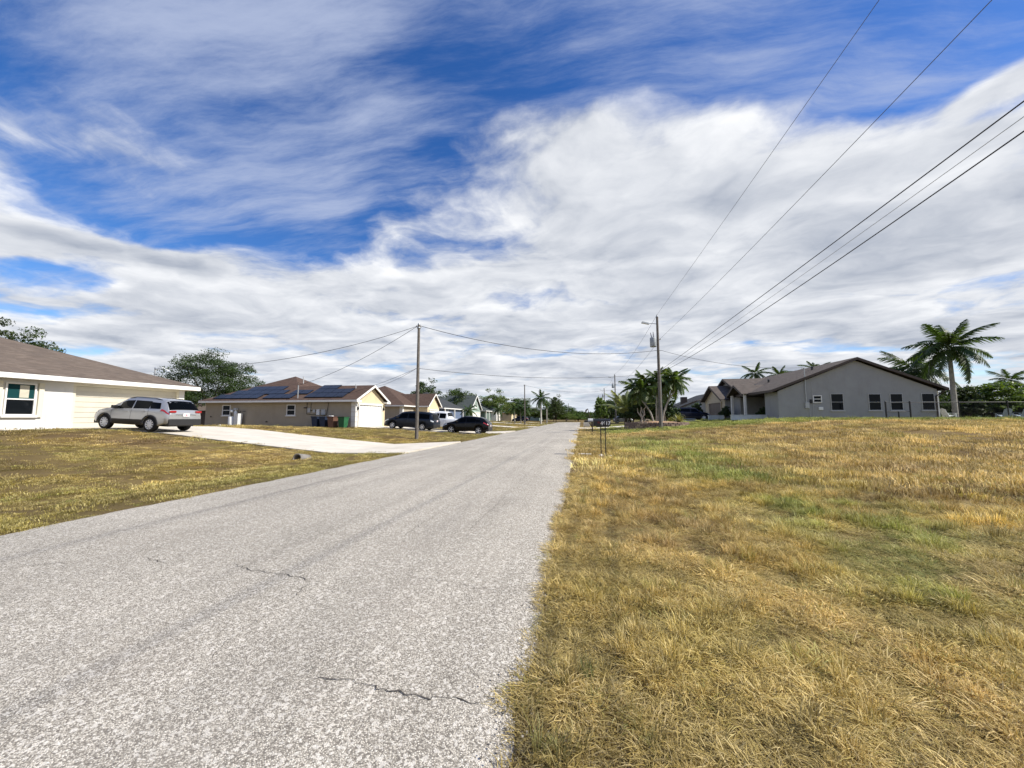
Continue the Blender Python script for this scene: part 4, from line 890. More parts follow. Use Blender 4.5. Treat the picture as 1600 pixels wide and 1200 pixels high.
# ------------------------------------------------------------------ vehicles
def paint(name, c, metal=.35, rough=.32):
    if name in MATS: return MATS[name]
    b = NB(name); n = b.noise(b.coord('Object'), 2.5, 5, .6)
    b.base(b.mix(b.mp(n, .5, .8, 0, .18), c, (c[0] * .8 + .012, c[1] * .8 + .011, c[2] * .8 + .009))); b.set(Roughness=rough, Metallic=metal)
    b.b.inputs['Specular IOR Level'].default_value = .5 if c[0] > .1 else .22; b.b.inputs['Coat Weight'].default_value = .35 if c[0] > .1 else .12; b.b.inputs['Coat Roughness'].default_value = .06; MATS[name] = b.m; return b.m
def make_wheel(r, w, spokes=10):
    """tyre mesh and rim mesh around the y axis, face towards -y"""
    t = MB(); t.lathe([(r * .66, -w * .46), (r * .80, -w * .5), (r * .95, -w * .46), (r, -w * .30), (r, w * .30), (r * .95, w * .46), (r * .7, w * .5)], n=28, axis='y', cap=False)
    ty = bpy.data.meshes.new('tyre'); ty.from_pydata(t.v, [], t.f); ty.materials.append(RUBBER); ty.polygons.foreach_set('use_smooth', t.sm)
    m = MB(); ri = r * .66; m.lathe([(ri * .93, -w * .38), (ri, -w * .485), (ri * 1.02, -w * .43)], n=28, axis='y', cap=False)
    m.lathe([(.0, -w * .46), (ri * .2, -w * .46), (ri * .24, -w * .38)], n=12, axis='y', cap=False)
    for k in range(spokes):
        a = 2 * math.pi * k / spokes; ca, sa = math.cos(a), math.sin(a); wd = ri * .095
        def P(rr, tt, yy): return (rr * ca - tt * sa, yy, rr * sa + tt * ca)
        q = [P(ri * .15, -wd, -w * .44), P(ri * .97, -wd * 1.4, -w * .455), P(ri * .97, wd * 1.4, -w * .455), P(ri * .15, wd, -w * .44)]; q2 = [(x, y + .03, z) for x, y, z in q]
        m.mesh(q + q2, [(0, 1, 2, 3), (7, 6, 5, 4), (0, 4, 5, 1), (1, 5, 6, 2), (2, 6, 7, 3), (3, 7, 4, 0)])
    b0 = MB(); b0.lathe([(.001, -w * .30), (ri * .96, -w * .30)], n=20, axis='y', cap=False, mi=1); m.mesh(b0.v, b0.f, 1)
    rm = bpy.data.meshes.new('rim'); rm.from_pydata(m.v, [], m.f); rm.materials.append(ALLOY); rm.materials.append(BLACKM); rm.polygons.foreach_set('material_index', m.mi); rm.polygons.foreach_set('use_smooth', m.sm)
    return ty, rm
def interp(kp, x): return float(np.interp(x, [k[0] for k in kp], [k[1] for k in kp]))
def car(name, label, loc, rz, P, body, cat='car', group=None):
    """+x = nose, origin on the ground; P: L, W, wb, fo, wr, top, belt, plan, windows, ws, rw"""
    t = thing(name, label, cat, loc, rz, group); L, Wd = P['L'], P['W']; x0, x1 = -L / 2, L / 2
    fx, rx = x1 - P['fo'], x1 - P['fo'] - P['wb']; wr = P['wr']; ra = wr * 1.17; sill = P.get('sill', .24)
    def zl(x):
        z = sill + (.10 * sm((x - fx - .45) / .4) if x > fx else .12 * sm((rx - .4 - x) / .4))
        for wx in (fx, rx):
            d = abs(x - wx)
            if d < ra: z = max(z, wr + math.sqrt(ra * ra - d * d) * .98)
        return float(z)
    def S(x, r):
        zt = interp(P['top'], x); zb_ = min(interp(P['belt'], x), zt - .03); w = Wd / 2 * interp(P['plan'], x / (L / 2)); z0 = min(zl(x), zb_ - .12)
        f = float(cl((zt - zb_) / .42)); re_ = w * (.95 - .20 * f)
        rows = [(w * .93, z0), (w * .985, z0 + .05), (w, z0 + (zb_ - z0) * .5), (w * .985, z0 + (zb_ - z0) * .82), (w * .95, zb_), (re_, zt - .07 * f - .012), (re_ * .84, zt - .008), (re_ * .5, zt + .012 * f), (0, zt + .02 * f)]
        i = min(int(r), len(rows) - 2); k = r - i; a, b_ = rows[i], rows[i + 1]
        return Vector((x, a[0] + (b_[0] - a[0]) * k, a[1] + (b_[1] - a[1]) * k))
    xs_ = sorted(set([round(v, 3) for v in np.linspace(x0, x1, 44)] + [round(wx + d, 3) for wx in (fx, rx) for d in np.linspace(-ra, ra, 15)] + [round(k[0], 3) for k in P['top'] if x0 <= k[0] <= x1]))
    NR = 9; m = MB(); vs = []
    for x in xs_:
        ring = [S(x, r) for r in range(NR - 1)] + [S(x, NR - 1.0001)]
        vs += ring + [Vector((p.x, -p.y, p.z)) for p in ring[:-1][::-1]]
    n = 2 * NR - 1; fs = [(i*n+k, i*n+k+1, (i+1)*n+k+1, (i+1)*n+k) for i in range(len(xs_) - 1) for k in range(n - 1)]
    m.mesh(vs, fs, 0, True); m.face([vs[k] for k in range(n)]); m.face([vs[(len(xs_)-1)*n+k] for k in range(n)][::-1])
    bo = m.build('body', body, t)
    bm = bmesh.new(); bm.from_mesh(bo.data); bmesh.ops.remove_doubles(bm, verts=bm.verts, dist=.0005); bmesh.ops.recalc_face_normals(bm, faces=bm.faces); bm.to_mesh(bo.data); bm.free(); bo.data.set_sharp_from_angle(angle=R(38))
    # under body and wheel wells
    m = MB(); m.box(x0 + .25, x1 - .25, -Wd / 2 + .27, Wd / 2 - .27, sill - .02, .8); m.build('underbody', BLACKM, t)
    def panel(nm, xa, xb, ra_, rb, side, mat, nx=5, nr=3, off=.007, skew=0, par=None):
        m = MB(); vs = []
        for i in range(nx + 1):
            for j in range(nr + 1):
                rr = ra_ + (rb - ra_) * j / nr; x = xa + (xb - xa) * i / nx + skew * (j / nr)
                p = S(x, rr); dx_ = S(x + .01, rr) - p; dr = S(x, min(rr + .02, 7.99)) - p
                nn = dx_.cross(dr); nn = nn.normalized() if nn.length > 1e-9 else Vector((0, 1, 0))
                if nn.y < 0 and rr < 5: nn = -nn
                if rr >= 5 and nn.z < 0: nn = -nn
                p = p + nn * off; vs.append(Vector((p.x, p.y * side, p.z)))
        m.mesh(vs, [(i*(nr+1)+j, i*(nr+1)+j+1, (i+1)*(nr+1)+j+1, (i+1)*(nr+1)+j) for i in range(nx) for j in range(nr)], 0, True)
        return m.build(nm, mat, par or t)
    for side in (-1, 1):
        for (xa, xb, ra_, rb, sk) in P['windows']: panel('side_window', xa, xb, ra_, rb, side, CARGLASS, skew=sk)
        for xd in P.get('doors', ()):
            panel('door_seam', xd, xd + .014, 1.2, 3.95, side, BLACKM, 1, 6, .003)
        for xh in P.get('handles', ()):
            p = S(xh, 3.35); m = MB(); m.box(xh - .1, xh + .1, p.y * side - .025, p.y * side + .03, p.z - .015, p.z + .02, bev=.008); m.build('door_handle', body if not P.get('chrome') else CHROME, t)
        xm = P['mirror']; p = S(xm, 4.15); m = MB(); yy = sorted((side * (p.y - .02), side * (p.y + .2))); m.box(xm - .07, xm + .09, yy[0], yy[1], p.z + .0, p.z + .16, bev=.03); m.build('mirror', P.get('mirror_mat', BLACKM), t)
        if P.get('clad'):
            for wx in (fx, rx):
                m = MB(); vs = []
                for k in range(19):
                    a = math.pi * k / 18; ca, sa = math.cos(a), math.sin(a)
                    for rr, yo in ((ra * .97, .0), (ra * 1.13, .016), (ra * 1.14, -.03)):
                        xx = wx + rr * ca; zz = max(wr + rr * sa * .98, sill); yv = Wd / 2 * interp(P['plan'], xx / (L / 2)) + yo; vs.append((xx, side * yv, zz))
                m.mesh(vs, [(k*3+j, k*3+j+1, (k+1)*3+j+1, (k+1)*3+j) for k in range(18) for j in range(2)], 0, True); m.build('arch_trim', PLASTIC, t)
            panel('sill_trim', rx + ra * 1.1, fx - ra * 1.1, .1, 1.7, side, PLASTIC, 6, 2, .012)
    if P.get('ws'): panel('windscreen', P['ws'][0], P['ws'][1], 5.15, 7.999, 1, CARGLASS, 6, 5); panel('windscreen', P['ws'][0], P['ws'][1], 5.15, 7.999, -1, CARGLASS, 6, 5)
    if P.get('rw'): panel('rear_window', P['rw'][0], P['rw'][1], 5.15, 7.999, 1, CARGLASS, 6, 5, .009); panel('rear_window', P['rw'][0], P['rw'][1], 5.15, 7.999, -1, CARGLASS, 6, 5, .009)
    # ends
    zt0 = interp(P['top'], x0); w0 = Wd / 2 * interp(P['plan'], -1)
    m = MB(); m.box(x0 - .03, x0 + .3, -w0 * 1.02, w0 * 1.02, P.get('bz0', .30), P.get('bz1', .62), bev=.04); m.build('rear_bumper', P.get('bumper', PLASTIC), t)
    w1 = Wd / 2 * interp(P['plan'], 1); m = MB(); m.box(x1 - .3, x1 + .03, -w1 * 1.02, w1 * 1.02, .26, .55, bev=.04); m.build('front_bumper', P.get('fbumper', PLASTIC), t)
    for side in (-1, 1):
        for k, (xa, xb, ra_, rb, mt, nm) in enumerate(P.get('lamps', ())): panel(nm, xa, xb, ra_, rb, side, mt, 4, 3, .012)
        for (y0, y1, z0, z1, mt) in P.get('tail', ()):
            m = MB(); yy = sorted((side * y0, side * y1)); m.box(x0 - .02, x0 + .05, yy[0], yy[1], z0, z1, bev=.012); m.build('tail_lamp', mt, t)
    pz = P.get('plate_z', .80); m = MB(); m.box(x0 - .035, x0 - .01, -.16, .16, pz, pz + .16); pl = m.build('number_plate', PLATEM, t)
    m = MB(); m.box(x0 - .037, x0 - .0355, -.05, .05, pz + .04, pz + .11); m.build('plate_emblem', PLATER, pl)
    if P.get('rails'):
        for side in (-1, 1):
            pts = [S(x, 5.6) + Vector((0, 0, .05 if i not in (0, 5) else .0)) for i, x in enumerate(np.linspace(P['rails'][0], P['rails'][1], 6))]
            m = MB(); m.tube([(p.x, p.y * side, p.z) for p in pts], .02, 6); m.build('roof_rail', P.get('rail_mat', PLASTIC), t)
    ty, rm = make_wheel(wr, P.get('ww', .23), P.get('spokes', 10)); yw = Wd / 2 - .125
    for wx in (fx, rx):
        for side in (-1, 1):
            w = child(ty, t, (wx, side * yw, wr), (0, 0, 0 if side < 0 else math.pi), name='wheel'); child(rm, w, (0, 0, 0), name='rim')
    return t
SUV = dict(L=4.6, W=1.86, wb=2.69, fo=.93, wr=.36, sill=.30, clad=True, spokes=10,
    top=[(-2.30, .92), (-2.24, 1.06), (-1.98, 1.50), (-1.80, 1.615), (-1.2, 1.66), (-.2, 1.69), (.35, 1.655), (.75, 1.48), (1.22, 1.13), (1.6, 1.06), (2.05, .97), (2.22, .86), (2.30, .70)],
    belt=[(-2.3, .90), (-2.0, 1.10), (-1.2, 1.09), (.6, 1.03), (1.2, 1.02), (2.0, .86), (2.3, .62)],
    plan=[(-1, .86), (-.95, .95), (-.8, .99), (-.5, 1), (.6, 1), (.82, .97), (.94, .88), (1, .74)],
    windows=[(-1.80, -1.22, 4.12, 4.78, .12), (-1.16, -.22, 4.10, 4.86, 0), (-.14, .62, 4.10, 4.86, -.02), (.66, .92, 4.1, 4.5, -.1)], doors=(-1.19, -.18, .98), handles=(-.95, .08), mirror=.78, ws=(.42, 1.14), rw=(-2.2, -1.90), rails=(-1.6, .3),
    tail=((.50, .80, .99, 1.09, REDL),), bz0=.34, bz1=.68, plate_z=.80, lamps=[(-2.26, -1.86, 3.55, 4.1, REDL, 'tail_lamp'), (1.85, 2.25, 3.5, 4.5, CLEARL, 'headlamp')])
def face_neg_x(): return math.pi
SILVER = paint('silver_paint', (.43, .435, .44), .5, .28)
suv = car('silver_suv', 'silver compact SUV parked nose first at the white garage', (-21.1, 15.53, 0), math.pi, SUV, SILVER, 'car')
zf, zr_ = drive_z(-22.45, 15.5), drive_z(-19.75, 15.5); suv.location.z = (zf + zr_) / 2 - .005; suv.scale = (.985, .94, .935); suv.rotation_euler = (0, math.atan2(zf - zr_, 2.69) * -1, math.pi)
m = MB(); m.box(-2.312, -2.26, -.52, .52, .86, .91, bev=.008); m.build('tailgate_bar', CHROME, suv)

VAN = dict(L=5.1, W=1.98, wb=3.03, fo=.98, wr=.345, sill=.24, spokes=7, chrome=False,
    top=[(-2.55, .95), (-2.48, 1.10), (-2.30, 1.58), (-2.1, 1.70), (-1.2, 1.75), (.2, 1.74), (.7, 1.66), (1.1, 1.42), (1.62, 1.08), (2.1, .98), (2.40, .84), (2.55, .66)],
    belt=[(-2.55, .92), (-2.2, 1.06), (-1, 1.04), (.8, .99), (1.6, .97), (2.2, .82), (2.55, .6)], plan=[(-1, .88), (-.95, .96), (-.8, 1), (.6, 1), (.82, .96), (.94, .86), (1, .70)],
    windows=[(-2.12, -1.05, 4.10, 4.86, .06), (-.98, .02, 4.10, 4.88, 0), (.10, .95, 4.10, 4.86, -.05), (1.0, 1.3, 4.1, 4.45, -.1)], doors=(-1.0, .06, 1.15), handles=(-.85, .25), mirror=1.08, ws=(.75, 1.52), rw=(-2.50, -2.22), rails=(-1.9, .4), bumper=PLASTIC,
    lamps=[(-2.54, -2.25, 3.0, 4.0, CLEARL, 'tail_lamp'), (2.02, 2.45, 3.4, 4.5, CLEARL, 'headlamp')], bz0=.3, bz1=.62, plate_z=.86)
DKBLUE = paint('dark_blue_grey_paint', (.012, .017, .028), .1, .25)
car('dark_minivan', 'dark blue grey minivan parked in front of the beige garage', (-16.3, 35.35, drive_z(-16.3, 35.3)), math.pi, VAN, DKBLUE, 'van').rotation_euler = (0, -math.atan2(drive_z(-17.8, 35.3) - drive_z(-14.8, 35.3), 3.0), math.pi)
PICK = dict(L=5.7, W=1.98, wb=3.5, fo=.98, wr=.39, sill=.36, spokes=6,
    top=[(-2.85, 1.12), (-2.80, 1.20), (-.62, 1.21), (-.55, 1.34), (-.42, 1.78), (-.2, 1.87), (.6, 1.88), (.95, 1.78), (1.5, 1.26), (2.0, 1.20), (2.6, 1.10), (2.78, .98), (2.85, .8)],
    belt=[(-2.85, 1.05), (-.6, 1.14), (.9, 1.14), (1.5, 1.12), (2.4, 1.0), (2.85, .7)], plan=[(-1, .95), (-.9, .99), (.7, 1), (.88, .95), (1, .8)],
    windows=[(-.32, .36, 4.1, 4.86, 0), (.44, 1.05, 4.1, 4.84, -.04)], doors=(-.4, .4, 1.2), handles=(-.25, .6), mirror=1.15, ws=(1.0, 1.44), rw=(-.53, -.42),
    lamps=[(-2.83, -2.72, 2.6, 3.9, REDL, 'tail_lamp'), (2.35, 2.75, 3.2, 4.4, CLEARL, 'headlamp')], bz0=.46, bz1=.70, bumper=CHROME, plate_z=.5)
WHITEC = paint('white_paint', (.78, .79, .80), .0, .35)
car('white_pickup', 'white pickup truck half hidden behind the dark minivan', (-13.9, 38.1, drive_z(-13.9, 38.1)), math.pi, PICK, WHITEC, 'truck').rotation_euler = (0, -math.atan2(drive_z(-15.6, 38.1) - drive_z(-12.1, 38.1), 3.5), math.pi)
CROSS = dict(L=4.45, W=1.86, wb=2.62, fo=.92, wr=.345, sill=.26, spokes=5,
    top=[(-2.22, .90), (-2.14, 1.06), (-1.72, 1.42), (-1.4, 1.53), (-.6, 1.60), (.1, 1.60), (.5, 1.48), (1.15, 1.10), (1.6, 1.0), (2.0, .88), (2.15, .78), (2.22, .64)],
    belt=[(-2.22, .86), (-1.8, 1.10), (-.8, 1.05), (.6, .98), (1.15, .96), (1.9, .80), (2.22, .56)], plan=[(-1, .84), (-.93, .94), (-.75, 1), (.6, 1), (.82, .95), (.94, .86), (1, .68)],
    windows=[(-1.5, -1.05, 4.12, 4.6, .1), (-.98, -.12, 4.10, 4.84, 0), (-.04, .62, 4.10, 4.84, -.04)], doors=(-1.0, -.08, .95), handles=(-.8, .15), mirror=.78, ws=(.5, 1.08), rw=(-2.1, -1.66),
    lamps=[(-2.2, -1.75, 3.25, 4.0, REDL, 'tail_lamp'), (1.75, 2.15, 3.4, 4.45, CLEARL, 'headlamp')], bz0=.3, bz1=.6, plate_z=.72)
BLACKC = paint('black_paint', (.004, .004, .005), .0, .15)
car('black_crossover', 'black crossover parked nearest the road on the beige house driveway', (-10.6, 35.1, drive_z(-10.6, 35.1)), math.pi, CROSS, BLACKC, 'car').rotation_euler = (0, -math.atan2(drive_z(-11.9, 35.1) - drive_z(-9.3, 35.1), 2.62), math.pi)
NAVY = paint('navy_paint', (.009, .012, .024), .1, .25)
car('dark_sedan', 'far dark blue car parked before the dark green house', (-16.6, 105.0, drive_z(-16.6, 105)), math.pi, CROSS, NAVY, 'car')
car('dark_suv', 'dark SUV parked by the grey house garage', (13.7, 52.6, drive_z(13.7, 52.6)), math.radians(4), SUV, NAVY, 'car')
car('silver_sedan', 'far silver grey car parked right of the road behind the arching palm', (9.5, 92.0, Ez(9.5, 92.0)), 0.0, CROSS, SILVER, 'car')

# ------------------------------------------------------------------ poles and lines
def pole(name, label, x, y, h, r=.15, group=None):
    z = Ez(x, y); t = thing(name, label, 'utility pole', (x, y, z), 0, group)
    m = MB(); m.tube([(0, 0, -.5), (0, 0, h * .33), (0, 0, h * .66), (0, 0, h)], [r * 1.08, r, r * .86, r * .74], 14); m.build('pole', POLEW, t)
    m = MB(); m.lathe([(r * .78, h - .02), (r * .80, h + .03), (r * .3, h + .09)], n=12); m.build('cap', GALV, t); return t, z
def insul(t, x, y, z): m = MB(); m.lathe([(.03, 0), (.055, .03), (.03, .06), (.055, .09), (.03, .14)], (x, y, z), 8); return m.build('insulator', GREYP, t)
def bolt(t, x0, x1, z): m = MB(); m.tube([(x0, 0, z), (x1, 0, z)], .025, 6); return m.build('bracket', GALV, t)
def transformer(t, s=1.0, dx=-.42, z=7.6):
    m = MB(); m.lathe([(.05, 0), (.27 * s, .0), (.29 * s, .05), (.29 * s, .8 * s), (.25 * s, .88 * s), (.05, .92 * s)], (dx, 0, z), 16); can = m.build('transformer', TRANSF, t)
    m = MB(); m.tube([(dx - .1, 0, z + .85 * s), (dx - .22, 0, z + 1.35 * s)], [.06, .03], 8); m.tube([(dx + .05, 0, z + .85 * s), (dx + .02, 0, z + 1.42 * s)], [.06, .03], 8)
    m.build_each('bushing', GREYP, can); m = MB(); m.box(dx + .2, -.1, -.06, .06, z + .2, z + .3); m.box(dx + .2, -.1, -.06, .06, z + .6, z + .7); m.build_each('mount', GALV, can)
def street_light(t, z, arm=.8):
    m = MB(); m.tube([(0, 0, z), (-.5, 0, z + .06), (-arm, 0, z + .06)], .03, 8); m.build('lamp_arm', GALV, t)
    m = MB(); vs = [(-arm + .05, -.14, z - .02), (-arm + .05, .14, z - .02), (-arm - .62, .17, z + .16), (-arm - .62, -.17, z + .16), (-arm + .05, -.10, z + .12), (-arm + .05, .10, z + .12), (-arm - .55, .12, z + .30), (-arm - .55, -.12, z + .30)]
    m.mesh(vs, [(0, 3, 2, 1), (4, 5, 6, 7), (0, 1, 5, 4), (1, 2, 6, 5), (2, 3, 7, 6), (3, 0, 4, 7)]); h = m.build('lamp_head', TRANSF, t)
    m = MB(); m.face([(-arm, -.11, z - .012), (-arm, .11, z - .012), (-arm - .5, .13, z + .12), (-arm - .5, -.13, z + .12)]); m.build('lens', WHITEP, h)
LP = []
for i, (x, y, lab) in enumerate(((-11.2, 25.1, 'bare wooden service pole on the lawn left of the road, the nearest left one'), (-11.1, 76.0, 'wooden pole left of the road with the royal palm just beyond it'), (-11.0, 127.0, 'far left wooden pole right behind the royal palm'))):
    t, z = pole('utility_pole', lab, x, y, 8.05, .118, 'wooden poles along the street'); LP.append((x, y, z)); insul(t, .16, 0, 7.85); insul(t, -.16, 0, 7.85); bolt(t, -.2, .2, 7.88); bolt(t, -.2, .2, 4.9)
    m = MB(); m.lathe([(.125, 7.75), (.135, 7.77), (.135, 7.83), (.125, 7.85)], n=12); m.build('band', GALV, t)
RP = []
for i, (x, y, lab) in enumerate(((7.08, 36.9, 'tall wooden pole with transformer and street light at the stone planter'), (7.15, 84.0, 'second tall pole right of the road with small transformer'), (7.1, 122.0, 'third tall pole right of the road, beyond the pale arching palm'), (7.0, 160.0, 'farthest thin pole right of the road'), (7.2, -9.5, 'wooden pole standing behind the viewer'))):
    t, z = pole('utility_pole', lab, x, y, 10.4, .135, 'wooden poles along the street'); RP.append((x, y, z)); insul(t, .0, 0, 10.46); insul(t, .22, 0, 8.2); bolt(t, 0, .26, 8.22); bolt(t, -.3, .3, 7.2); bolt(t, -.22, .28, 5.43); bolt(t, -.2, .28, 5.18)
    if i in (0, 1, 2): transformer(t, 1.0 if i == 0 else .9, z=7.55); street_light(t, 9.7)
    m = MB(); m.tube([(.17, 0, .0), (.155, 0, 4.9)], .02, 6); m.build('ground_wire', GALV, t)
px, py = 890, 655; x, y = .0, 175.0
t, z = pole('utility_pole', 'distant thin pole with a transformer at the end of the street', -6.0, 186.0, 8.2, .15, 'wooden poles along the street'); transformer(t, .9, .4, 5.6)
WG = 'overhead lines'
def wire(label, p0, p1, sag, r=.012, mat=CABLE, n=28):
    p0, p1 = Vector(p0), Vector(p1); pts = [p0.lerp(p1, k / n) - Vector((0, 0, 4 * sag * (k / n) * (1 - k / n))) for k in range(n + 1)]
    m = MB(); m.tube(pts, r, 6, cap=False); o = m.build('overhead_wire', mat); return tag(o, label, 'wire', WG)
def R_(i, dx, h): x, y, z = RP[i]; return (x + dx, y, z + h)
def L_(i, dx, h): x, y, z = LP[i]; return (x + dx, y, z + h)
z0 = RP[0][2]; B = RP[4]
wire('topmost thin wire crossing the sky at the upper right', R_(0, 0, 10.58), (B[0], B[1], 11.8), .12, .008, STEELW)
wire('second highest wire crossing the sky at the upper right', R_(0, .22, 8.32), (B[0] + .22, B[1], 9.5), .35, .008, STEELW)
wire('upper of the two thick black cables at the right edge', R_(0, .25, 5.45), (B[0] + .25, B[1], 7.35), .1, .0125)
wire('thin pale wire between the two thick black cables at the right', R_(0, .26, 5.32), (B[0] + .26, B[1], 7.4), .35, .006, GALV)
wire('lower of the two thick black cables at the right edge', R_(0, .26, 5.2), (B[0] + .26, B[1], 7.6), .7, .0125)
names = ('from the planter pole to the second right pole', 'from the second to the third right pole', 'from the third to the farthest right pole')
for i in range(3):
    wire('topmost wire ' + names[i], R_(i, 0, 10.58), R_(i + 1, 0, 10.58), .8, .012, STEELW); wire('middle wire ' + names[i], R_(i, .22, 8.32), R_(i + 1, .22, 8.32), .8, .012, STEELW)
    wire('lower black cable ' + names[i], R_(i, -.2, 5.15), R_(i + 1, -.2, 5.15), .6, .018)
wire('upper black cable sagging across the street between the two nearest poles', L_(0, .18, 7.92), R_(0, -.28, 7.2), .95, .018)
wire('lower black cable sagging across the street between the two nearest poles', L_(0, .18, 4.9), R_(0, -.2, 5.1), .55, .014)
wire('upper cable across the street at the second pair of poles', L_(1, .18, 7.92), R_(1, -.28, 7.2), .9, .016)
wire('cable across the street at the third pair of poles', L_(2, .18, 7.92), R_(2, -.28, 7.2), .9, .016)
wire('service cable from the left pole to the white house mast', L_(0, -.18, 7.92), (-26.5, 19.8, 4.48), .75, .014)
wire('service cable from the left pole to the beige house mast', L_(0, -.18, 7.90), (-27.0, 32.9, 4.55), .45, .014)
wire('thin lower cable from the left pole to the beige garage gable', L_(0, -.16, 4.9), (-20.4, 35.7, 4.55), .18, .010)
wire('thin lower cable from the left pole to the beige house roof edge', L_(0, -.16, 4.9), (-24.0, 32.45, 3.1), .25, .010)
wire('service cable from the planter pole to the grey house mast', R_(0, .3, 7.2), (19.95, 38.85, 5.95), .55, .014)

# ------------------------------------------------------------------ mailboxes, bins, small things
def glyphs(text, size, mat, parent, loc, rot, name):
    cu = bpy.data.curves.new(name, 'FONT'); cu.body = text; cu.size = size; cu.extrude = .002; cu.align_x = 'CENTER'; cu.offset = .006
    o = bpy.data.objects.new(name, cu); col.objects.link(o); bpy.context.view_layer.update()
    me = bpy.data.meshes.new_from_object(o.evaluated_get(bpy.context.evaluated_depsgraph_get())); bpy.data.objects.remove(o); bpy.data.curves.remove(cu)
    me.materials.clear(); me.materials.append(mat); ob = bpy.data.objects.new(name, me); col.objects.link(ob); ob.parent = parent; ob.location = loc; ob.rotation_euler = rot; return ob
def half_round(m, x0, x1, w, z0, h, n=12):
    """mailbox box: flat floor, round top, along x"""
    prof = [(-w, z0), (w, z0)] + [(w * math.cos(a), z0 + h - w * .75 + w * .75 * math.sin(a)) for a in np.linspace(0, math.pi, n)]
    k = len(prof); vs = [(x, y, z) for x in (x0, x1) for y, z in prof]
    m.mesh(vs, [(i, (i + 1) % k, k + (i + 1) % k, k + i) for i in range(k)]); m.face([vs[i] for i in range(k)][::-1]); m.face([vs[k + i] for i in range(k)])
mx, my = .80, 15.05; mz = Ez(mx, my)
MBX = thing('mailbox', 'black metal mailbox numbered in white on two thin legs by the road', 'mailbox', (mx, my, mz))
m = MB(); half_round(m, -.34, .28, .115, 1.12, .27); m.build('box', BLACKM, MBX)
m = MB(); half_round(m, -.36, -.335, .122, 1.11, .29); m.build('lid', BLACKM, MBX)
for xx in (-.085, .085):
    m = MB(); m.tube([(xx, 0, -.25), (xx, 0, 1.13)], .017, 8); m.build('leg', BLACKM, MBX)
m = MB(); m.box(-.085, .085, -.012, .012, .96, .985); m.build('crossbar', BLACKM, MBX)
m = MB(); m.box(-.25, .22, -.07, .07, 1.085, 1.119); m.build('tray', BLACKM, MBX)
glyphs('4617', .185, WHITEP, MBX, (.09, -.1185, 1.165), (math.pi / 2, 0, 0), 'number')
m = MB(); m.box(-.2, -.05, -.13, -.122, 1.22, 1.245); m.box(-.2, -.13, -.13, -.122, 1.246, 1.29); m.build('flag', plain('faded_red', (.12, .02, .02), .6), MBX)
def stone(label, x, y, s):
    m = MB(); bm = bmesh.new(); bmesh.ops.create_icosphere(bm, subdivisions=2, radius=1)
    for v in bm.verts: v.co *= random.uniform(.8, 1.15); v.co.z *= .6
    bm.verts.index_update(); m.mesh([tuple(v.co * s) for v in bm.verts], [[v.index for v in f.verts] for f in bm.faces]); bm.free()
    o = m.build('stone', plain('pale_stone', (.62, .56, .47), .9, .2, 8)); o.location = (x, y, Ez(x, y) + s * .3); return tag(o, label, 'stone')
stone('pale stone at the foot of the black mailbox', .70, 14.85, .09); stone('small pale stone in the dry grass right of the black mailbox', 1.05, 15.0, .06)
m = MB(); x, y = .15, 15.2; z = Ez(x, y); m.box(x - .28, x + .22, y - .12, y + .14, z - .05, z + .05, bev=.012); tag(m.build('concrete_pad', CONCRETE), 'small concrete pad between the road edge and the black mailbox', 'pad')
mx, my = 1.05, 38.8; mz = Ez(mx, my); M2 = thing('mailbox', 'white topped mailbox on a braced dark wooden post', 'mailbox', (mx, my, mz))
DKWOOD = plain('dark_post_wood', (.06, .045, .035), .9, .2, 8)
m = MB(); half_round(m, -.40, .2, .12, 1.08, .26); m.build('box', WHITEP, M2); m = MB(); m.box(-.05, .05, -.05, .05, -.2, 1.07); m.build('post', DKWOOD, M2)
m = MB(); m.box(-.42, .25, -.06, .06, .98, 1.075); m.build('arm', DKWOOD, M2); m = MB(); m.tube([(-.06, 0, .55), (-.32, 0, .97)], .035, 4); m.tube([(.06, 0, .55), (.24, 0, .97)], .035, 4); m.build_each('brace', DKWOOD, M2)
mx, my = .75, 57.5; mz = Ez(mx, my); M3 = thing('mailbox', 'dark mailbox on a pale masonry pedestal farther up the right roadside', 'mailbox', (mx, my, mz))
m = MB(); m.box(-.45, .45, -.3, .3, -.2, .75, bev=.02); m.build('pedestal', CONCRETE, M3); m = MB(); half_round(m, -.35, .3, .14, .752, .32); m.build('box', BLACKM, M3)
def bin_(label, x, y, c, lidc, rz=0.0, wide=1.0):
    z = Ez(x, y); t = thing('wheeled_bin', label, 'bin', (x, y, z), rz, 'bins beside the beige house'); bmats = plain('bin_' + c[0], c[1], .6, .12, 4), plain('binlid_' + lidc[0], lidc[1], .55, .1, 4)
    w0, w1, d0, d1, h = .24 * wide, .31 * wide, .28, .37, 1.0; m = MB()
    vs = [(-w0, -d0, .05), (w0, -d0, .05), (w0, d0, .05), (-w0, d0, .05), (-w1, -d1, h), (w1, -d1, h), (w1, d1, h), (-w1, d1, h)]
    m.mesh(vs, [(0, 3, 2, 1), (4, 5, 6, 7), (0, 1, 5, 4), (1, 2, 6, 5), (2, 3, 7, 6), (3, 0, 4, 7)]); m.box(-w1 - .03, w1 + .03, -d1 - .03, d1 + .03, h - .06, h - .003); m.build('body', bmats[0], t)
    m = MB(); m.box(-w1 - .02, w1 + .02, -d1 - .05, d1 + .02, h, h + .05, bev=.02); m.build('lid', bmats[1], t)
    m = MB(); m.tube([(-w1, d1 + .08, h - .05), (w1, d1 + .08, h - .05)], .018, 6); m.build('handle', bmats[0], t)
    for s_ in (-1, 1): m = MB(); m.lathe([(.11, -.03), (.11, .03)], (s_ * (w0 + .02), d0 + .02, .11), 14, axis='x'); m.build('wheel', RUBBER, t)
    return t
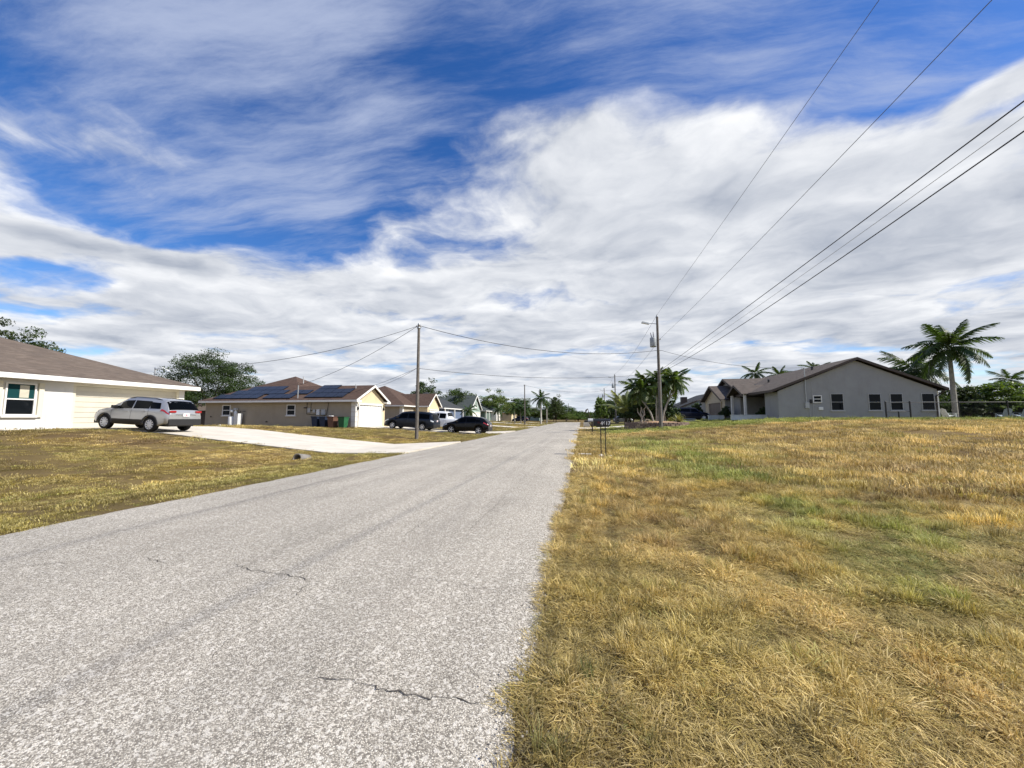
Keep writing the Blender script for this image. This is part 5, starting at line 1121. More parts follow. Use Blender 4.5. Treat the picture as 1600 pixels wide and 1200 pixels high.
BLU, BRN, GRN = ('blue', (.02, .035, .075)), ('brown', (.16, .085, .06)), ('green', (.02, .115, .045))
bin_('left of the two dark blue wheeled bins by the beige wall', -24.35, 32.25, BLU, ('blue2', (.02, .03, .06))); bin_('right of the two dark blue wheeled bins by the beige wall', -23.5, 32.2, BLU, ('blue2', (.02, .03, .06)))
tb = bin_('brown wheeled bin with its contents showing, between the blue and green bins', -22.55, 32.05, BRN, ('brown2', (.07, .03, .025))); bin_('green wheeled bin nearest the beige garage', -21.5, 32.1, GRN, ('green2', (.012, .03, .016)))
m = MB(); m.box(-.22, .12, -.34, .0, 1.055, 1.12, bev=.03); tag(m.build('rubbish_bag', WHITEP), 'white bag lying on the lid of the brown bin', 'bag').location = tb.location
# water treatment tanks by the beige wall
wt = thing('water_treatment_unit', 'white water softener tanks standing against the beige house wall', 'water softener', (-33.6, 32.45, Ez(-33.6, 32.45)))
m = MB(); m.lathe([(.30, 0), (.30, .95), (.27, 1.0), (.05, 1.02)], (-.25, 0, 0), 18); m.build('brine_tank', WHITEP, wt)
m = MB(); m.lathe([(.14, 0), (.14, 1.5), (.08, 1.62), (.05, 1.66)], (-.15, .3, 0), 14); m.build('resin_tank', WHITEP, wt)
m = MB(); m.box(-.28, -.02, .15, .42, 1.66, 1.86, bev=.02); m.build('control_head', GREYP, wt)
m = MB(); vs = [(.22, -.2, 0), (.62, -.2, 0), (.62, .25, 0), (.22, .25, 0), (.2, -.24, 1.32), (.68, -.24, 1.32), (.68, .3, 1.32), (.2, .3, 1.32)]; m.mesh(vs, [(0, 3, 2, 1), (4, 5, 6, 7), (0, 1, 5, 4), (1, 2, 6, 5), (2, 3, 7, 6), (3, 0, 4, 7)]); m.build('aerator_tank', WHITEP, wt)
m = MB(); m.tube([(-.5, .2, 1.1), (-.5, .2, 1.5), (-.15, .3, 1.6)], .03, 6); m.tube([(.4, .2, 1.25), (.4, .3, 1.55), (.9, .4, 1.55)], .03, 6); m.build_each('pipe', BLACKM, wt)
m = MB(); m.lathe([(.02, -.12), (.12, -.1), (.14, 0), (.12, .12), (.02, .14)], (-.5, .2, 1.55), 10); m.build('filter_bulb', WHITEP, wt)
m = MB(); m.lathe([(.03, 0), (.17, .02), (.18, .14), (.10, .24), (.02, .27)], n=12); o = m.build('well_cap', WHITEP); o.location = (-34.85, 32.15, Ez(-34.85, 32.15)); tag(o, 'small white well cap in the grass left of the white tanks', 'well cap')
# culvert pipe
p = (-10.05, 12.35); zc = Ez(*p); pm = plain('pipe_concrete', (.22, .205, .185), .9, .15, 6, bump=.3, bscale=40, dirt=((.25, .23, .2), .4))
m = MB(); n = 20; rings = []
for yy, ro in ((0, .22), (.75, .22)):
    rings.append([(ro * math.cos(2*math.pi*k/n), yy, ro * math.sin(2*math.pi*k/n)) for k in range(n)])
for yy in (.75, 0): rings.append([(.17 * math.cos(2*math.pi*k/n), yy, .17 * math.sin(2*math.pi*k/n)) for k in range(n)])
m.mesh(sum(rings, []), [(i*n+k, ((i+1) % 4)*n+k, ((i+1) % 4)*n+(k+1) % n, i*n+(k+1) % n) for i in range(4) for k in range(n)], 0, True)
m.face([(.18 * math.cos(2*math.pi*k/n), 0.5, .18 * math.sin(2*math.pi*k/n)) for k in range(n)]); o = m.build('culvert_pipe', pm); o.location = (p[0], p[1], zc + .07); o.scale = (.8, .8, .8); o.rotation_euler = (R(-9), 0, R(4)); tag(o, 'grey concrete culvert pipe end in the lawn ditch before the driveway', 'pipe')

# ------------------------------------------------------------------ chain link fence and yard furniture on the right
fy = 36.2; ft = thing('chain_link_fence', 'dark chain link fence with gate posts at the right edge of the grey house yard', 'fence', (24.4, fy, Ez(24.4, fy)))
def fz(x): return Ez(x, fy) - Ez(24.4, fy)
FX = [24.4, 26.1, 29.4, 32.6, 35.8, 39.0, 42.2, 45.4, 48.6]
for i, x in enumerate(FX):
    m = MB(); r = .055 if i < 2 or i == 4 else .035; m.tube([(x - 24.4, 0, fz(x) - .2), (x - 24.4, 0, fz(x) + 1.42)], r, 8); m.lathe([(r * 1.1, 0), (r * 1.1, .03), (.01, .08)], (x - 24.4, 0, fz(x) + 1.42), 8); m.build('post', BLACKM, ft)
for a, c in zip(FX[:-1], FX[1:]):
    m = MB(); m.tube([(a - 24.4, 0, fz(a) + 1.36), (c - 24.4, 0, fz(c) + 1.36)], .022, 6); m.build('top_rail', BLACKM, ft)
m = MB(); m.tube([(0, -.03, fz(24.4) + .62), (1.7, -.03, fz(26.1) + .62)], .025, 6); m.build('gate_rail', BLACKM, ft)
m = MB(); m.tube([(.85, -.03, .02), (.85, -.03, .66)], .05, 6); m.build('gate_stop', BLACKM, ft)
m = MB(); Lf = FX[-1] - FX[1]; st_ = .11
for k in range(int(Lf / st_) + 12):
    for s_ in (-1, 1):
        xa = FX[1] - 24.4 + k * st_ - (1.3 if s_ > 0 else 0); xb = xa + s_ * 1.3 + (1.3 if s_ < 0 else 0) * 0; za, zb_ = .04, 1.34
        if min(xa, xb) < 1.7 or max(xa, xb) > Lf + 1.7: continue
        m.tube([(xa, 0, fz(xa + 24.4) + za), (xb, 0, fz(xb + 24.4) + zb_)], .0028, 3, cap=False)
tag(m.build('wire_mesh', BLACKM, ft), kind='stuff')
m = MB(); m.box(.2, Lf + 1.7, -.03, .03, .0, .001); 
for a, c in zip(FX[1:-1], FX[2:]):
    m = MB(); m.tube([(a - 24.4, 0, fz(a) + .03), (c - 24.4, 0, fz(c) + .03)], .03, 6); m.build('bottom_rail', BLACKM, ft)
def adirondack(label, x, y, rz, mat):
    z = Ez(x, y); t = thing('adirondack_chair', label, 'chair', (x, y, z), rz)
    m = MB(); m.mesh([(-.28, -.3, .38), (.28, -.3, .38), (.28, .25, .24), (-.28, .25, .24), (-.28, -.3, .35), (.28, -.3, .35), (.28, .25, .21), (-.28, .25, .21)], [(0, 1, 2, 3), (7, 6, 5, 4), (0, 4, 5, 1), (1, 5, 6, 2), (2, 6, 7, 3), (3, 7, 4, 0)]); m.build('seat', mat, t)
    for k in range(5):
        x0 = -.28 + k * .115; h = .98 - abs(k - 2) * .05; m = MB(); m.mesh([(x0, .2, .22), (x0 + .1, .2, .22), (x0 + .1, .48, h), (x0, .48, h), (x0, .22, .2), (x0 + .1, .22, .2), (x0 + .1, .5, h), (x0, .5, h)], [(0, 1, 2, 3), (7, 6, 5, 4), (0, 4, 5, 1), (1, 5, 6, 2), (2, 6, 7, 3), (3, 7, 4, 0)]); m.build('back_slat', mat, t)
    for s_ in (-1, 1):
        m = MB(); m.box(s_ * .36 - .06, s_ * .36 + .06, -.36, .36, .52, .545); m.build('armrest', mat, t)
        m = MB(); m.box(s_ * .33 - .025, s_ * .33 + .025, -.32, -.22, 0, .52); m.build('leg', mat, t)
        m = MB(); m.mesh([(s_ * .31 - .02, -.2, .33), (s_ * .31 + .02, -.2, .33), (s_ * .31 + .02, .55, 0), (s_ * .31 - .02, .55, 0), (s_ * .31 - .02, -.2, .42), (s_ * .31 + .02, -.2, .42), (s_ * .31 + .02, .55, .1), (s_ * .31 - .02, .55, .1)], [(3, 2, 1, 0), (4, 5, 6, 7), (0, 1, 5, 4), (1, 2, 6, 5), (2, 3, 7, 6), (3, 0, 4, 7)]); m.build('leg', mat, t)
    return t
adirondack('white slatted garden chair beside the grey house corner', 31.6, 39.9, R(95), WHITEP)
adirondack('pale grey slatted garden chair farther right behind the fence, left one', 36.2, 40.6, R(175), plain('grey_blue_paint', (.36, .42, .47), .6)); adirondack('pale grey slatted garden chair farther right behind the fence, right one', 37.3, 40.5, R(190), MATS['grey_blue_paint'])
rk = thing('pipe_rack', 'galvanised pipe rail stand behind the fence at the far right edge', 'rail', (40.3, 39.5, Ez(40.3, 39.5)))
m = MB(); m.tube([(-2.2, 0, .95), (5, 0, .95)], .05, 8); m.build('rail', GALV, rk)
for xx in (-2.0, 1.2, 4.6): m = MB(); m.tube([(xx, 0, -.15), (xx, 0, .95)], .04, 8); m.build('leg', GALV, rk)
# ------------------------------------------------------------------ palms
def np_mesh(name, V, F, shade, mat):
    me = bpy.data.meshes.new(name); V = np.asarray(V, np.float32); F = np.asarray(F, np.int32); k = F.shape[1]
    me.vertices.add(len(V)); me.vertices.foreach_set('co', V.ravel()); me.loops.add(F.size); me.loops.foreach_set('vertex_index', F.ravel())
    me.polygons.add(len(F)); me.polygons.foreach_set('loop_start', np.arange(0, F.size, k, dtype=np.int32)); me.update(calc_edges=True)
    a = me.attributes.new('shade', 'FLOAT', 'POINT'); a.data.foreach_set('value', np.asarray(shade, np.float32)); me.materials.append(mat); return me
def frond_mesh(L, droop, n=26, leaf=.55, mat=LEAF_PALM, hang=.5, plume=.0, stem=.15, w=.035):
    """feather leaf along +x, arching down; returns one mesh"""
    V, F, S = [], [], []; pts = []
    for k in range(n + 1):
        t = k / n; pts.append(Vector((L * (t - .12 * droop * t * t * t), 0, -droop * L * .55 * t * t + .12 * L * t)))
    for side in (-1, 1):
        for k in range(int(n * stem), n + 1):
            t = k / n; p = pts[k]; d = (pts[min(k + 1, n)] - pts[max(k - 1, 0)]).normalized()
            ll = leaf * L * .42 * (math.sin(math.pi * min(1, .12 + .86 * t)) ** .6) * random.uniform(.85, 1.1)
            out = Vector((0, side, 0)) * 1.0 + d * random.uniform(.45, .8) + Vector((0, 0, random.uniform(-.35, .25) * plume - hang * random.uniform(.4, .9)))
            out.normalize(); tip = p + out * ll + Vector((0, 0, -hang * ll * .35)); mid = p + out * ll * .5 + Vector((0, 0, .02))
            wv = d * w; i = len(V); V += [p - wv, p + wv, mid + wv * .8, mid - wv * .8, tip, tip]; F += [(i, i + 1, i + 2, i + 3), (i + 3, i + 2, i + 4, i + 5)]; s_ = random.random(); S += [s_] * 6
    m = MB(); m.tube(pts, [.03 * (1 - .8 * k / n) * L / 3 + .004 for k in range(n + 1)], 4, cap=False, smooth=True); i = len(V)
    V += m.v; F += [tuple(i + q for q in f) for f in m.f]; S += [.75] * len(m.v)
    return np_mesh('frond', [tuple(v) for v in V], F, S, mat)
def fset(L, mat, hang=.5, plume=.3, leaf=.55, n=26, w=.035): return [frond_mesh(L * random.uniform(.92, 1.05), d, n, leaf, mat, hang, plume, w=w) for d in (.55, .8, 1.05, 1.3)]
ROYAL = fset(3.3, LEAF_PALM, .6, 1.3, .62, 46, .055); COCO = fset(3.2, LEAF_PALM, .6, .5, .55, 36, .07); ADON = fset(1.95, LEAF_ADON, .7, .6, .66, 32, .055); TRI = fset(3.2, LEAF_PALMY, .3, .4, .45, 40, .045); SMALLP = fset(2.3, LEAF_PALM, .6, .6, .62, 26, .08)
def palm(name, label, x, y, h, fronds, nf=16, r=.16, scale=1.0, lean=(0, 0), shaft=True, trunkm=TRUNKG, bulge=1.0, up=.9, group=None, z=None, low=-.35):
    z = Ez(x, y) if z is None else z; t = thing(name, label, 'palm', (x, y, z), random.uniform(0, 6.28), group); c, s_ = math.cos(-t.rotation_euler.z), math.sin(-t.rotation_euler.z)
    lx, ly = lean[0] * c - lean[1] * s_, lean[0] * s_ + lean[1] * c
    sh = 1.1 * scale if shaft else 0.0; pts = [(lx * k * k, ly * k * k, -.2 + (h - sh + .2) * k) for k in np.linspace(0, 1, 9)]
    rad = [r * 1.35, r * 1.12, r * bulge, r * bulge * 1.02, r * bulge, r * .95, r * .9, r * .86, r * .82]; m = MB(); m.tube(pts, rad, 12); m.build('trunk', trunkm, t)
    top = Vector((lx, ly, h - sh))
    if shaft: m = MB(); m.lathe([(r * .84, 0), (r * .95, .15 * scale), (r * .8, .7 * scale), (r * .4, 1.15 * scale)], top, 12); m.build('crownshaft', CROWNSH, t)
    top = Vector((lx, ly, h))
    for k in range(nf):
        f = k / (nf - 1); az = k * 2.39996 + random.uniform(-.2, .2); el = up + (low - up) * f ** .8 + random.uniform(-.1, .1)
        mi = 0 if f < .2 else (1 if f < .5 else (2 if f < .8 else 3)); sc = scale * random.uniform(.88, 1.06) * (.8 if f < .12 else 1)
        child(fronds[mi], t, top, (random.uniform(-.25, .25), -el, az), sc, 'frond')
    return t
palm('royal_palm', 'tall royal palm with thick grey trunk beside the grey house', 33.0, 41.0, 6.5, ROYAL, 24, .18, 1.08, bulge=1.05, up=1.35, low=-.55)
palm('royal_palm', 'palm crown rising behind the grey house roof left of the tall royal palm', 35.6, 48.5, 5.3, ROYAL, 20, .2, 1.3, up=1.1, low=-.5)
palm('coconut_palm', 'left of the two palms behind the grey house low roof', 31.2, 76, 8.6, COCO, 15, .14, .95, up=1.1, low=-.4, shaft=False); palm('coconut_palm', 'right of the two palms behind the grey house low roof', 34.6, 75, 8.0, COCO, 15, .14, .9, up=1.1, low=-.4, shaft=False)
palm('coconut_palm', 'palm top just showing over the grey house main ridge', 38.5, 71.5, 8.4, COCO, 14, .14, .85, up=1.1, low=-.4, shaft=False)
palm('royal_palm', 'small palm at the far right edge behind the garden trees', 50.5, 55.5, 4.6, ROYAL, 14, .16, .75, up=1.1, low=-.5)
palm('royal_palm', 'slim royal palm with white trunk left of the far road', -9.3, 90.0, 6.1, ROYAL, 16, .19, .95, up=1.2, low=-.6, trunkm=plain('palm_trunk_pale', (.52, .49, .43), .9, .15, 4))
palm('royal_palm', 'smaller palm crown right behind the white trunked royal palm', -8.6, 97.0, 5.0, SMALLP, 11, .13, .7, up=1.0, low=-.5)
for i, (x, y, h, lab) in enumerate(((-15.2, 88.0, 3.6, 'leftmost'), (-14.0, 89.5, 4.1, 'middle'), (-12.9, 88.6, 3.2, 'rightmost'))):
    palm('small_palm', lab + ' of three small palms before the dark green house', x, y, h, SMALLP, 13, .12, .95, up=1.1, low=-.6, group='small palms before the dark green house')
palm('small_palm', 'small dark palm by the blue house wall behind the pickup', -18.2, 60.8, 2.3, SMALLP, 14, .12, .8, up=1.1, low=-.5, shaft=False); palm('small_palm', 'bushy palm at the left corner of the dark green house', -19.5, 90.0, 3.0, SMALLP, 13, .12, 1.0, up=1.1, low=-.5)
# pale arching palm
palm('triangle_palm', 'pale palm with long arching fronds in front of the far silver car', 4.75, 43.5, 1.25, TRI, 22, .17, 1.2, up=1.5, low=.75, shaft=False, trunkm=TRUNKD)
# dark bent plant by the roadside
t = thing('bare_stalk', 'thin dark bent stalk standing beside the far roadside mailboxes', 'plant', (1.55, 57.0, Ez(1.55, 57.0)))
m = MB(); m.tube([(0, 0, -.1), (-.25, 0, 1.2), (-.5, 0, 2.3), (-.62, 0, 2.75)], [.07, .06, .05, .04], 6); m.build('stem', TRUNKD, t); m = MB(); m.tube([(-.62, 0, 2.75), (-.85, 0, 2.5), (-1.0, 0, 2.05)], [.05, .14, .04], 6); m.build('drooping_tip', TRUNKD, t)

# ------------------------------------------------------------------ stone ring planter with its palms
pc = (7.5, 41.2); ptop = .95; pl = thing('stone_planter', 'curved retaining ring of brown blocks round the palm bed', 'planter', (pc[0], pc[1], 0))
BL1, BL2 = plain('retaining_block', (.21, .15, .125), .95, .25, 6, bump=.5, bscale=25), plain('retaining_block_pale', (.36, .27, .20), .95, .25, 6, bump=.5, bscale=25)
bm0 = MB(); bm0.box(-.185, .185, -.12, .12, 0, .175, bev=.018); tmp = bm0.build('block', BL1); bme = tmp.data; bpy.data.objects.remove(tmp)
bm0 = MB(); bm0.box(-.185, .185, -.12, .12, 0, .175, bev=.018); tmp = bm0.build('block', BL2); bme2 = tmp.data; bpy.data.objects.remove(tmp)
ax_, ay_ = 2.95, 2.0; per = math.pi * (3 * (ax_ + ay_) - math.sqrt((3 * ax_ + ay_) * (ax_ + 3 * ay_))); nb = int(per / .385)
cnt = 0
for c_ in range(5):
    zz = ptop - .18 * (c_ + 1)
    for k in range(nb):
        a = 2 * math.pi * (k + .5 * (c_ % 2)) / nb; x, y = ax_ * math.cos(a), ay_ * math.sin(a)
        if Ez(pc[0] + x, pc[1] + y) > zz + .15 or (math.sin(a) > .5): continue
        child(bme2 if random.random() < .3 else bme, pl, (x + random.uniform(-.012, .012), y + random.uniform(-.012, .012), zz), (0, 0, math.atan2(ay_ * math.cos(a), -ax_ * math.sin(a)) + random.uniform(-.03, .03)), name='block'); cnt += 1
MULCH = plain('mulch', (.42, .27, .16), .95, .4, 14, bump=1.0, bscale=30)
m = MB(); ring = [((ax_ - .05) * math.cos(2*math.pi*k/40), (ay_ - .05) * math.sin(2*math.pi*k/40)) for k in range(40)]
vs = [(0, 0, ptop + .12)] + [(x * .6, y * .6, ptop + .07) for x, y in ring] + [(x, y, ptop - .06) for x, y in ring] + [(x, y, -.1) for x, y in ring]
m.mesh(vs, [(0, 1 + k, 1 + (k + 1) % 40) for k in range(40)] + [(1 + k, 41 + k, 41 + (k + 1) % 40, 1 + (k + 1) % 40) for k in range(40)] + [(41 + k, 81 + k, 81 + (k + 1) % 40, 41 + (k + 1) % 40) for k in range(40)], 0, True); m.build('mulch_bed', MULCH, pl)
PG = 'palms of the planter clump'
for i, (dx, dy, h, lx, lab) in enumerate(((-1.15, .2, 3.6, -.75, 'left leaning palm of the planter clump'), (-.75, .7, 4.3, -.25, 'palm second from the left in the planter clump'), (.0, -.1, 4.5, .15, 'tallest middle palm of the planter clump'), (.25, .6, 4.0, .55, 'palm behind the middle one in the planter clump'), (.55, -.2, 4.2, 1.25, 'right leaning pale stemmed palm of the planter clump'), (-.35, -.35, 3.3, -1.1, 'lower palm bending left in the planter clump'), (.9, .5, 4.6, .95, 'rearmost right palm of the planter clump'))):
    palm('clump_palm', lab, pc[0] + dx, pc[1] + dy, h, ADON, 15, .085, 1.0, (lx, 0), True, TRUNKG, up=1.15, low=-.6, group=PG, z=ptop)
def rosette(name, label, x, y, z, n, L, mat, cat, up=(.3, 1.4), w=.035):
    t = thing(name, label, cat, (x, y, z)); V, F, S = [], [], []
    for k in range(n):
        a = random.uniform(0, 6.28); e = random.uniform(*up); l = L * random.uniform(.75, 1.1); d = Vector((math.cos(a) * math.cos(e), math.sin(a) * math.cos(e), math.sin(e))); q = Vector((-math.sin(a), math.cos(a), 0)) * w
        i = len(V); mid = d * l * .55; tip = d * l - Vector((0, 0, .12 * l)); V += [-q * .6, q * .6, mid + q, mid - q, tip, tip]; F += [(i, i+1, i+2, i+3), (i+3, i+2, i+4, i+5)]; S += [random.random()] * 6
    o = bpy.data.objects.new('leaves', np_mesh('leaves', [tuple(v) for v in V], F, S, mat)); col.objects.link(o); o.parent = t; return t
rosette('yucca', 'pale spiky yucca at the right end of the palm bed', pc[0] + 2.1, pc[1] - .2, ptop - .05, 90, 1.15, LEAF_YUC, 'plant'); rosette('yucca', 'small pale spiky plant at the rear right of the palm bed', pc[0] + 1.5, pc[1] + .6, ptop, 50, .8, LEAF_YUC, 'plant')
t = thing('driftwood', 'bleached bare branching wood standing left in the palm bed', 'driftwood', (pc[0] - 1.55, pc[1] - .5, ptop - .03))
m = MB(); 
for pts, r0 in (([(0, 0, -.1), (.1, 0, .5), (-.05, .05, 1.0), (.1, 0, 1.55)], .12), ([(.02, 0, .45), (.35, .1, .8), (.3, 0, 1.35), (.5, 0, 1.6)], .09), ([(0, 0, .6), (-.3, 0, 1.0), (-.35, 0, 1.45)], .07), ([(.25, .0, -.05), (.5, 0, .3), (.85, 0, .25)], .08)): m.tube(pts, [r0 * (1 - .22 * k) for k in range(len(pts))], 7)
m.build('branches', DEADW, t)

# ------------------------------------------------------------------ trees and bushes
def crown_mesh(n_cl, leaves, rx, rz, leaf, mat, seed, gap=.25, flatb=.3, top=1.0):
    g = np.random.default_rng(seed); C = []
    while len(C) < n_cl:
        p = g.normal(0, 1, 3); p /= np.linalg.norm(p); p *= g.uniform(.35, 1.0) ** .6
        k = 1 + .20 * math.sin(3.1 * math.atan2(p[1], p[0]) + seed) + .14 * math.sin(5.3 * p[2] + seed * 1.7) + g.normal(0, .05)
        q = p * k; 
        if q[2] < -flatb * 1.2: continue
        C.append((q[0] * rx, q[1] * rx, q[2] * rz))
    C = np.array(C); N = n_cl * leaves; cl_ = np.repeat(np.arange(n_cl), leaves); csz = g.uniform(.12, .26, n_cl) * rx if n_cl >= 150 else g.uniform(.17, .33, n_cl) * rx
    d = g.normal(0, 1, (N, 3)); d /= np.linalg.norm(d, axis=1)[:, None]; P_ = C[cl_] + d * (csz[cl_] * g.uniform(.15, 1.0, N) ** .5)[:, None] * np.array([1, 1, .62])
    nrm_ = d * .6 + g.normal(0, .6, (N, 3)) + np.array([0, 0, .5]); nrm_ /= np.linalg.norm(nrm_, axis=1)[:, None]
    u = np.cross(nrm_, g.normal(0, 1, (N, 3))); u /= np.linalg.norm(u, axis=1)[:, None]; v = np.cross(nrm_, u); s_ = leaf * g.uniform(.6, 1.35, N)[:, None]
    V = np.stack([P_ - u * s_, P_ + v * s_ * .45, P_ + u * s_, P_ - v * s_ * .45], 1).reshape(-1, 3); F = np.arange(N * 4).reshape(-1, 4)
    sh = np.repeat(np.clip(g.uniform(0, 1, n_cl)[cl_] * .6 + g.uniform(0, .4, N), 0, 1), 4); me = np_mesh('crown', V, F, sh, mat); me['c'] = 1; return me, C
CROWNS = {}
def tree(name, label, x, y, h, rx, kind='oak', trunk=.35, seed=1, mat=LEAF_OAK, n_cl=130, leaves=75, leaf=.17, base=None, cat='tree', group=None, squash=.62, z=None):
    z = Ez(x, y) if z is None else z; t = thing(name, label, cat, (x, y, z), (seed * 1.3) % 6.28, group); base = h * .28 if base is None else base
    rz = (h - base) * squash; cz = h - rz * 1.02; key = (kind, seed)
    if key not in CROWNS: CROWNS[key] = crown_mesh(n_cl, leaves, 1.0, 1.0, leaf / rx, mat, seed)
    me, C = CROWNS[key]; o = child(me, t, (0, 0, cz), None, (rx, rx, rz), 'crown')
    if trunk:
        m = MB(); fork = base * .8 + .3; m.tube([(0, 0, -.25), (.04 * h * .2, 0, fork * .5), (0, .02, fork)], [trunk * .62, trunk * .45, trunk * .38], 9)
        m.build('trunk', BARK, t); g = random.Random(seed)
        idx = sorted(range(len(C)), key=lambda i: C[i][0] * math.cos(i) + C[i][1])[::max(1, len(C) // 9)]
        for i in idx:
            q = C[i] * np.array([rx, rx, rz]) * .85 + np.array([0, 0, cz]); m = MB(); m.tube([(0, 0, fork - .2), (q[0] * .4, q[1] * .4, fork + (q[2] - fork) * .55), tuple(q)], [trunk * .28, trunk * .16, trunk * .05], 6); m.build('limb', BARK, t)
    return t
tree('oak_tree', 'big dark oak between the white house and the beige house', -46.5, 41.5, 9.1, 5.5, 'oak', .5, 3, LEAF_OAK, 230, 190, .105, 1.0)
tree('oak_tree', 'tree showing its top over the white house roof at the left edge', -45.0, 20.5, 7.9, 3.3, 'oakb', .4, 5, LEAF_OAK, 210, 90, .10, 3.0)
tree('oak_tree', 'lower tree peeking over the white house roof, right of the edge tree', -44.5, 23.6, 7.6, 2.6, 'oakc', .35, 8, LEAF_OAK, 110, 100, .10, 3.0)
tree('oak_tree', 'small tree behind the fence gap left of the beige house', -47.5, 36.0, 4.3, 2.4, 'oakc', .25, 8, LEAF_OAK, 110, 100, .10, .8)
# dark shed and posts in the gap left of the beige house
t = thing('garden_shed', 'dark low shed with pale roof in the gap left of the beige house', 'shed', (-43.0, 36.8, Ez(-43, 36.8))); m = MB(); m.box(-2.2, 1.6, 0, 3, -.2, 1.7); m.build('wall', DARKTRIM, t); m = MB(); m.mesh([(-2.5, -.3, 1.72), (1.9, -.3, 1.72), (1.9, 3.2, 1.72), (-2.5, 3.2, 1.72), (-2.5, 1.5, 2.6), (1.9, 1.5, 2.6)], [(0, 1, 5, 4), (2, 3, 4, 5), (0, 4, 3), (1, 2, 5), (0, 3, 2, 1)]); m.build('roof', ROOF_A, t)
# far left wood behind the houses
FAR = [(-30, 92, 8.2, 4.2, LEAF_MID, 'mid', 11, 'round mid green tree behind the green house roof'), (-24, 108, 8.6, 4.6, LEAF_LT, 'lt', 12, 'bright green tree right of the green gable'), (-19, 117, 7.2, 4.0, LEAF_MID, 'mid', 14, 'green tree behind the three small palms'),
       (-32, 76, 7.6, 3.6, LEAF_OAK, 'far', 13, 'dark tree top behind the blue house ridge'), (-27, 84.5, 6.9, 2.6, LEAF_DK, 'dk', 15, 'dark narrow tree between blue and green houses'), (-18.5, 138, 5.0, 4.0, LEAF_MID, 'mid', 14, 'low green tree left of the royal palm trunk'), (-9.0, 140, 8.2, 3.4, LEAF_OAK, 'far', 13, 'dark tree behind the royal palm trunk'),
       (-10.5, 150, 7.8, 4.6, LEAF_OAK, 'far', 16, 'tall dark tree left of the road end'), (-6.0, 154, 6.4, 4.0, LEAF_MID, 'mid', 11, 'mid green tree at the road end, right of the tall dark one'), (-2.6, 162, 4.4, 3.4, LEAF_MID, 'mid', 14, 'lower green tree at the road end'),
       (-5.2, 140, 3.4, 3.0, LEAF_LT, 'lt', 12, 'light green bushy tree closing the road end'), (-1.2, 146, 2.6, 2.6, LEAF_LT, 'lt', 17, 'low light green tree closing the right of the road end'), (-13.5, 138, 4.4, 3.4, LEAF_MID, 'mid', 14, 'bushy green tree before the distant low house'),
       (9.8, 178, 3.4, 3.5, LEAF_DK, 'dk', 15, 'far dark tree where the road vanishes'), (3.0, 185, 2.6, 3.5, LEAF_OAK, 'far', 16, 'farthest tree over the vanishing road')]
for x, y, h, rx, mt, kd, sd_, lab in FAR: tree('street_tree', lab, x, y, h, rx, kd, .3, sd_, mt, 120, 70, .20, h * .12, group='trees at the end of the street', squash=.56)
tree('columnar_tree', 'narrow upright green tree right of the vanishing road', 3.9, 78.0, 5.0, 1.15, 'colu', .2, 21, LEAF_LT, 110, 60, .16, .2, squash=.5)
for i, (x, y, h, rx, lab) in enumerate(((6.6, 96, 5.6, 3.0, 'dark green tree behind the silver grey car'), (10.5, 88, 6.4, 3.4, 'dark tree between the far pole and the planter palms'), (14.0, 80, 6.6, 3.2, 'dark tree behind the planter palms, left of the pale blue house'))):
    tree('hedge_tree', lab, x, y, h, rx, 'dk', .3, 15, LEAF_DK, 120, 70, .20, .8, group='dark trees right of the road')
def bush(label, x, y, h, rx, mat, kd, sd_, z=None, n_cl=70, leaves=60, leaf=.10, group=None): return tree('bush', label, x, y, h, rx, kd, .12, sd_, mat, n_cl, leaves, leaf, .05, 'bush', group, .52, z)
bush('dark rounded bush at the left end of the palm bed', pc[0] - 2.2, pc[1] + .3, 1.75, .95, LEAF_DK, 'bdk', 31, ptop - .08); bush('dark bush behind the driftwood in the palm bed', pc[0] - 1.4, pc[1] + 1.0, 1.9, .9, LEAF_DK, 'bdk', 31, ptop - .05); bush('green bush under the planter palms', pc[0] - .2, pc[1] + 1.1, 1.6, .9, LEAF_MID, 'bmid', 32, ptop); bush('dark bush right of the palm stems in the bed', pc[0] + 1.2, pc[1] + 1.2, 1.9, .9, LEAF_DK, 'bdk', 31, ptop)
bush('dark bush between the palm bed and the dark SUV', 10.6, 47.5, 1.7, .9, LEAF_DK, 'bdk', 31); bush('dark bush at the left corner of the grey house garage', 16.2, 59.2, 2.2, 1.0, LEAF_DK, 'bdk', 31); bush('dark porch shrub beside the short garden wall', 16.6, 48.9, 1.5, .6, LEAF_DK, 'bdk', 31); bush('dark porch shrub behind the long garden wall', 18.2, 43.0, 1.2, .6, LEAF_DK, 'bdk', 31)
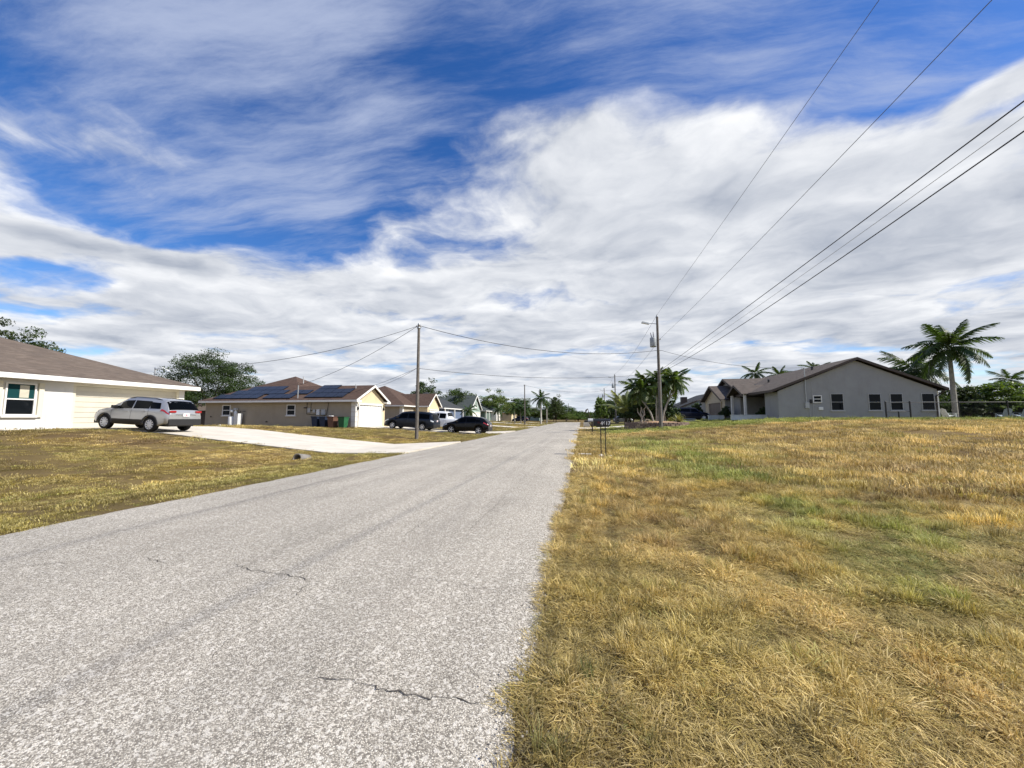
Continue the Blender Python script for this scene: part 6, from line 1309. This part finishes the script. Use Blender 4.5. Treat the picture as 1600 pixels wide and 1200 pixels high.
# garden trees right of the grey house
GT = [(35.5, 49, 2.87, 2.4, LEAF_OAK, 'far', 16, 'leafy tree right behind the royal palm trunk'), (37.0, 45.2, 3.22, 1.5, LEAF_DK, 'dk', 15, 'dark pointed tree in the right garden'), (39.6, 45, 3.15, 2.5, LEAF_LT, 'lt', 17, 'light green tree in the right garden'), (42.5, 44.2, 3.29, 1.4, LEAF_DK, 'dk', 15, 'narrow dark tree right of the light green garden tree'), (46, 50, 2.94, 3.2, LEAF_OAK, 'far', 16, 'dark tree mass under the far right palm'), (51.5, 52, 3.08, 3.2, LEAF_DK, 'dk', 15, 'dark tree at the far right edge'), (33.6, 44.5, 2.31, 1.5, LEAF_MID, 'mid', 14, 'small green tree behind the white garden chair')]
for x, y, h, rx, mt, kd, sd_, lab in GT: tree('garden_tree', lab, x, y, h, rx, kd, .25, sd_, mt, 120, 70, .20, .3, group='garden trees right of the grey house', squash=.56)
for i, x in enumerate((36.0, 38.2, 40.4, 42.6, 44.8, 47.0, 49.2)): bush('%s dark hedge bush along the back of the right garden' % ('first', 'second', 'third', 'fourth', 'fifth', 'sixth', 'seventh')[i] + ', counted from the left', x, 43.4 + .5 * math.sin(i), 1.7, 1.3, LEAF_DK, 'bdk', 31, group='hedge of the right garden')
# far wood on the horizon behind everything
gx = np.random.default_rng(5); V = []; S = []
nW = 42000; az = gx.uniform(-75, 75, nW) - YAW; rr = gx.uniform(240, 300, nW); hh = 2.2 + 3.0 * fbm(az * 1.0, az * 0, 3.0, 91, 4); zz = gx.uniform(0, 1, nW) ** .8 * hh
P_ = np.stack([rr * np.sin(np.radians(az)), rr * np.cos(np.radians(az)), zz], 1); nn = gx.normal(0, 1, (nW, 3)); nn /= np.linalg.norm(nn, axis=1)[:, None]; u = np.cross(nn, gx.normal(0, 1, (nW, 3))); u /= np.linalg.norm(u, axis=1)[:, None]; v = np.cross(nn, u); s_ = gx.uniform(.7, 1.6, nW)[:, None]
V = np.stack([P_ - u * s_, P_ + v * s_ * .7, P_ + u * s_, P_ - v * s_ * .7], 1).reshape(-1, 3)
o = bpy.data.objects.new('distant_wood', np_mesh('distant_wood', V, np.arange(nW * 4).reshape(-1, 4), np.repeat(gx.uniform(0, 1, nW), 4), LEAF_OAK)); col.objects.link(o); tag(o, 'far dark tree line along the horizon behind all houses', 'woodland', kind='stuff')
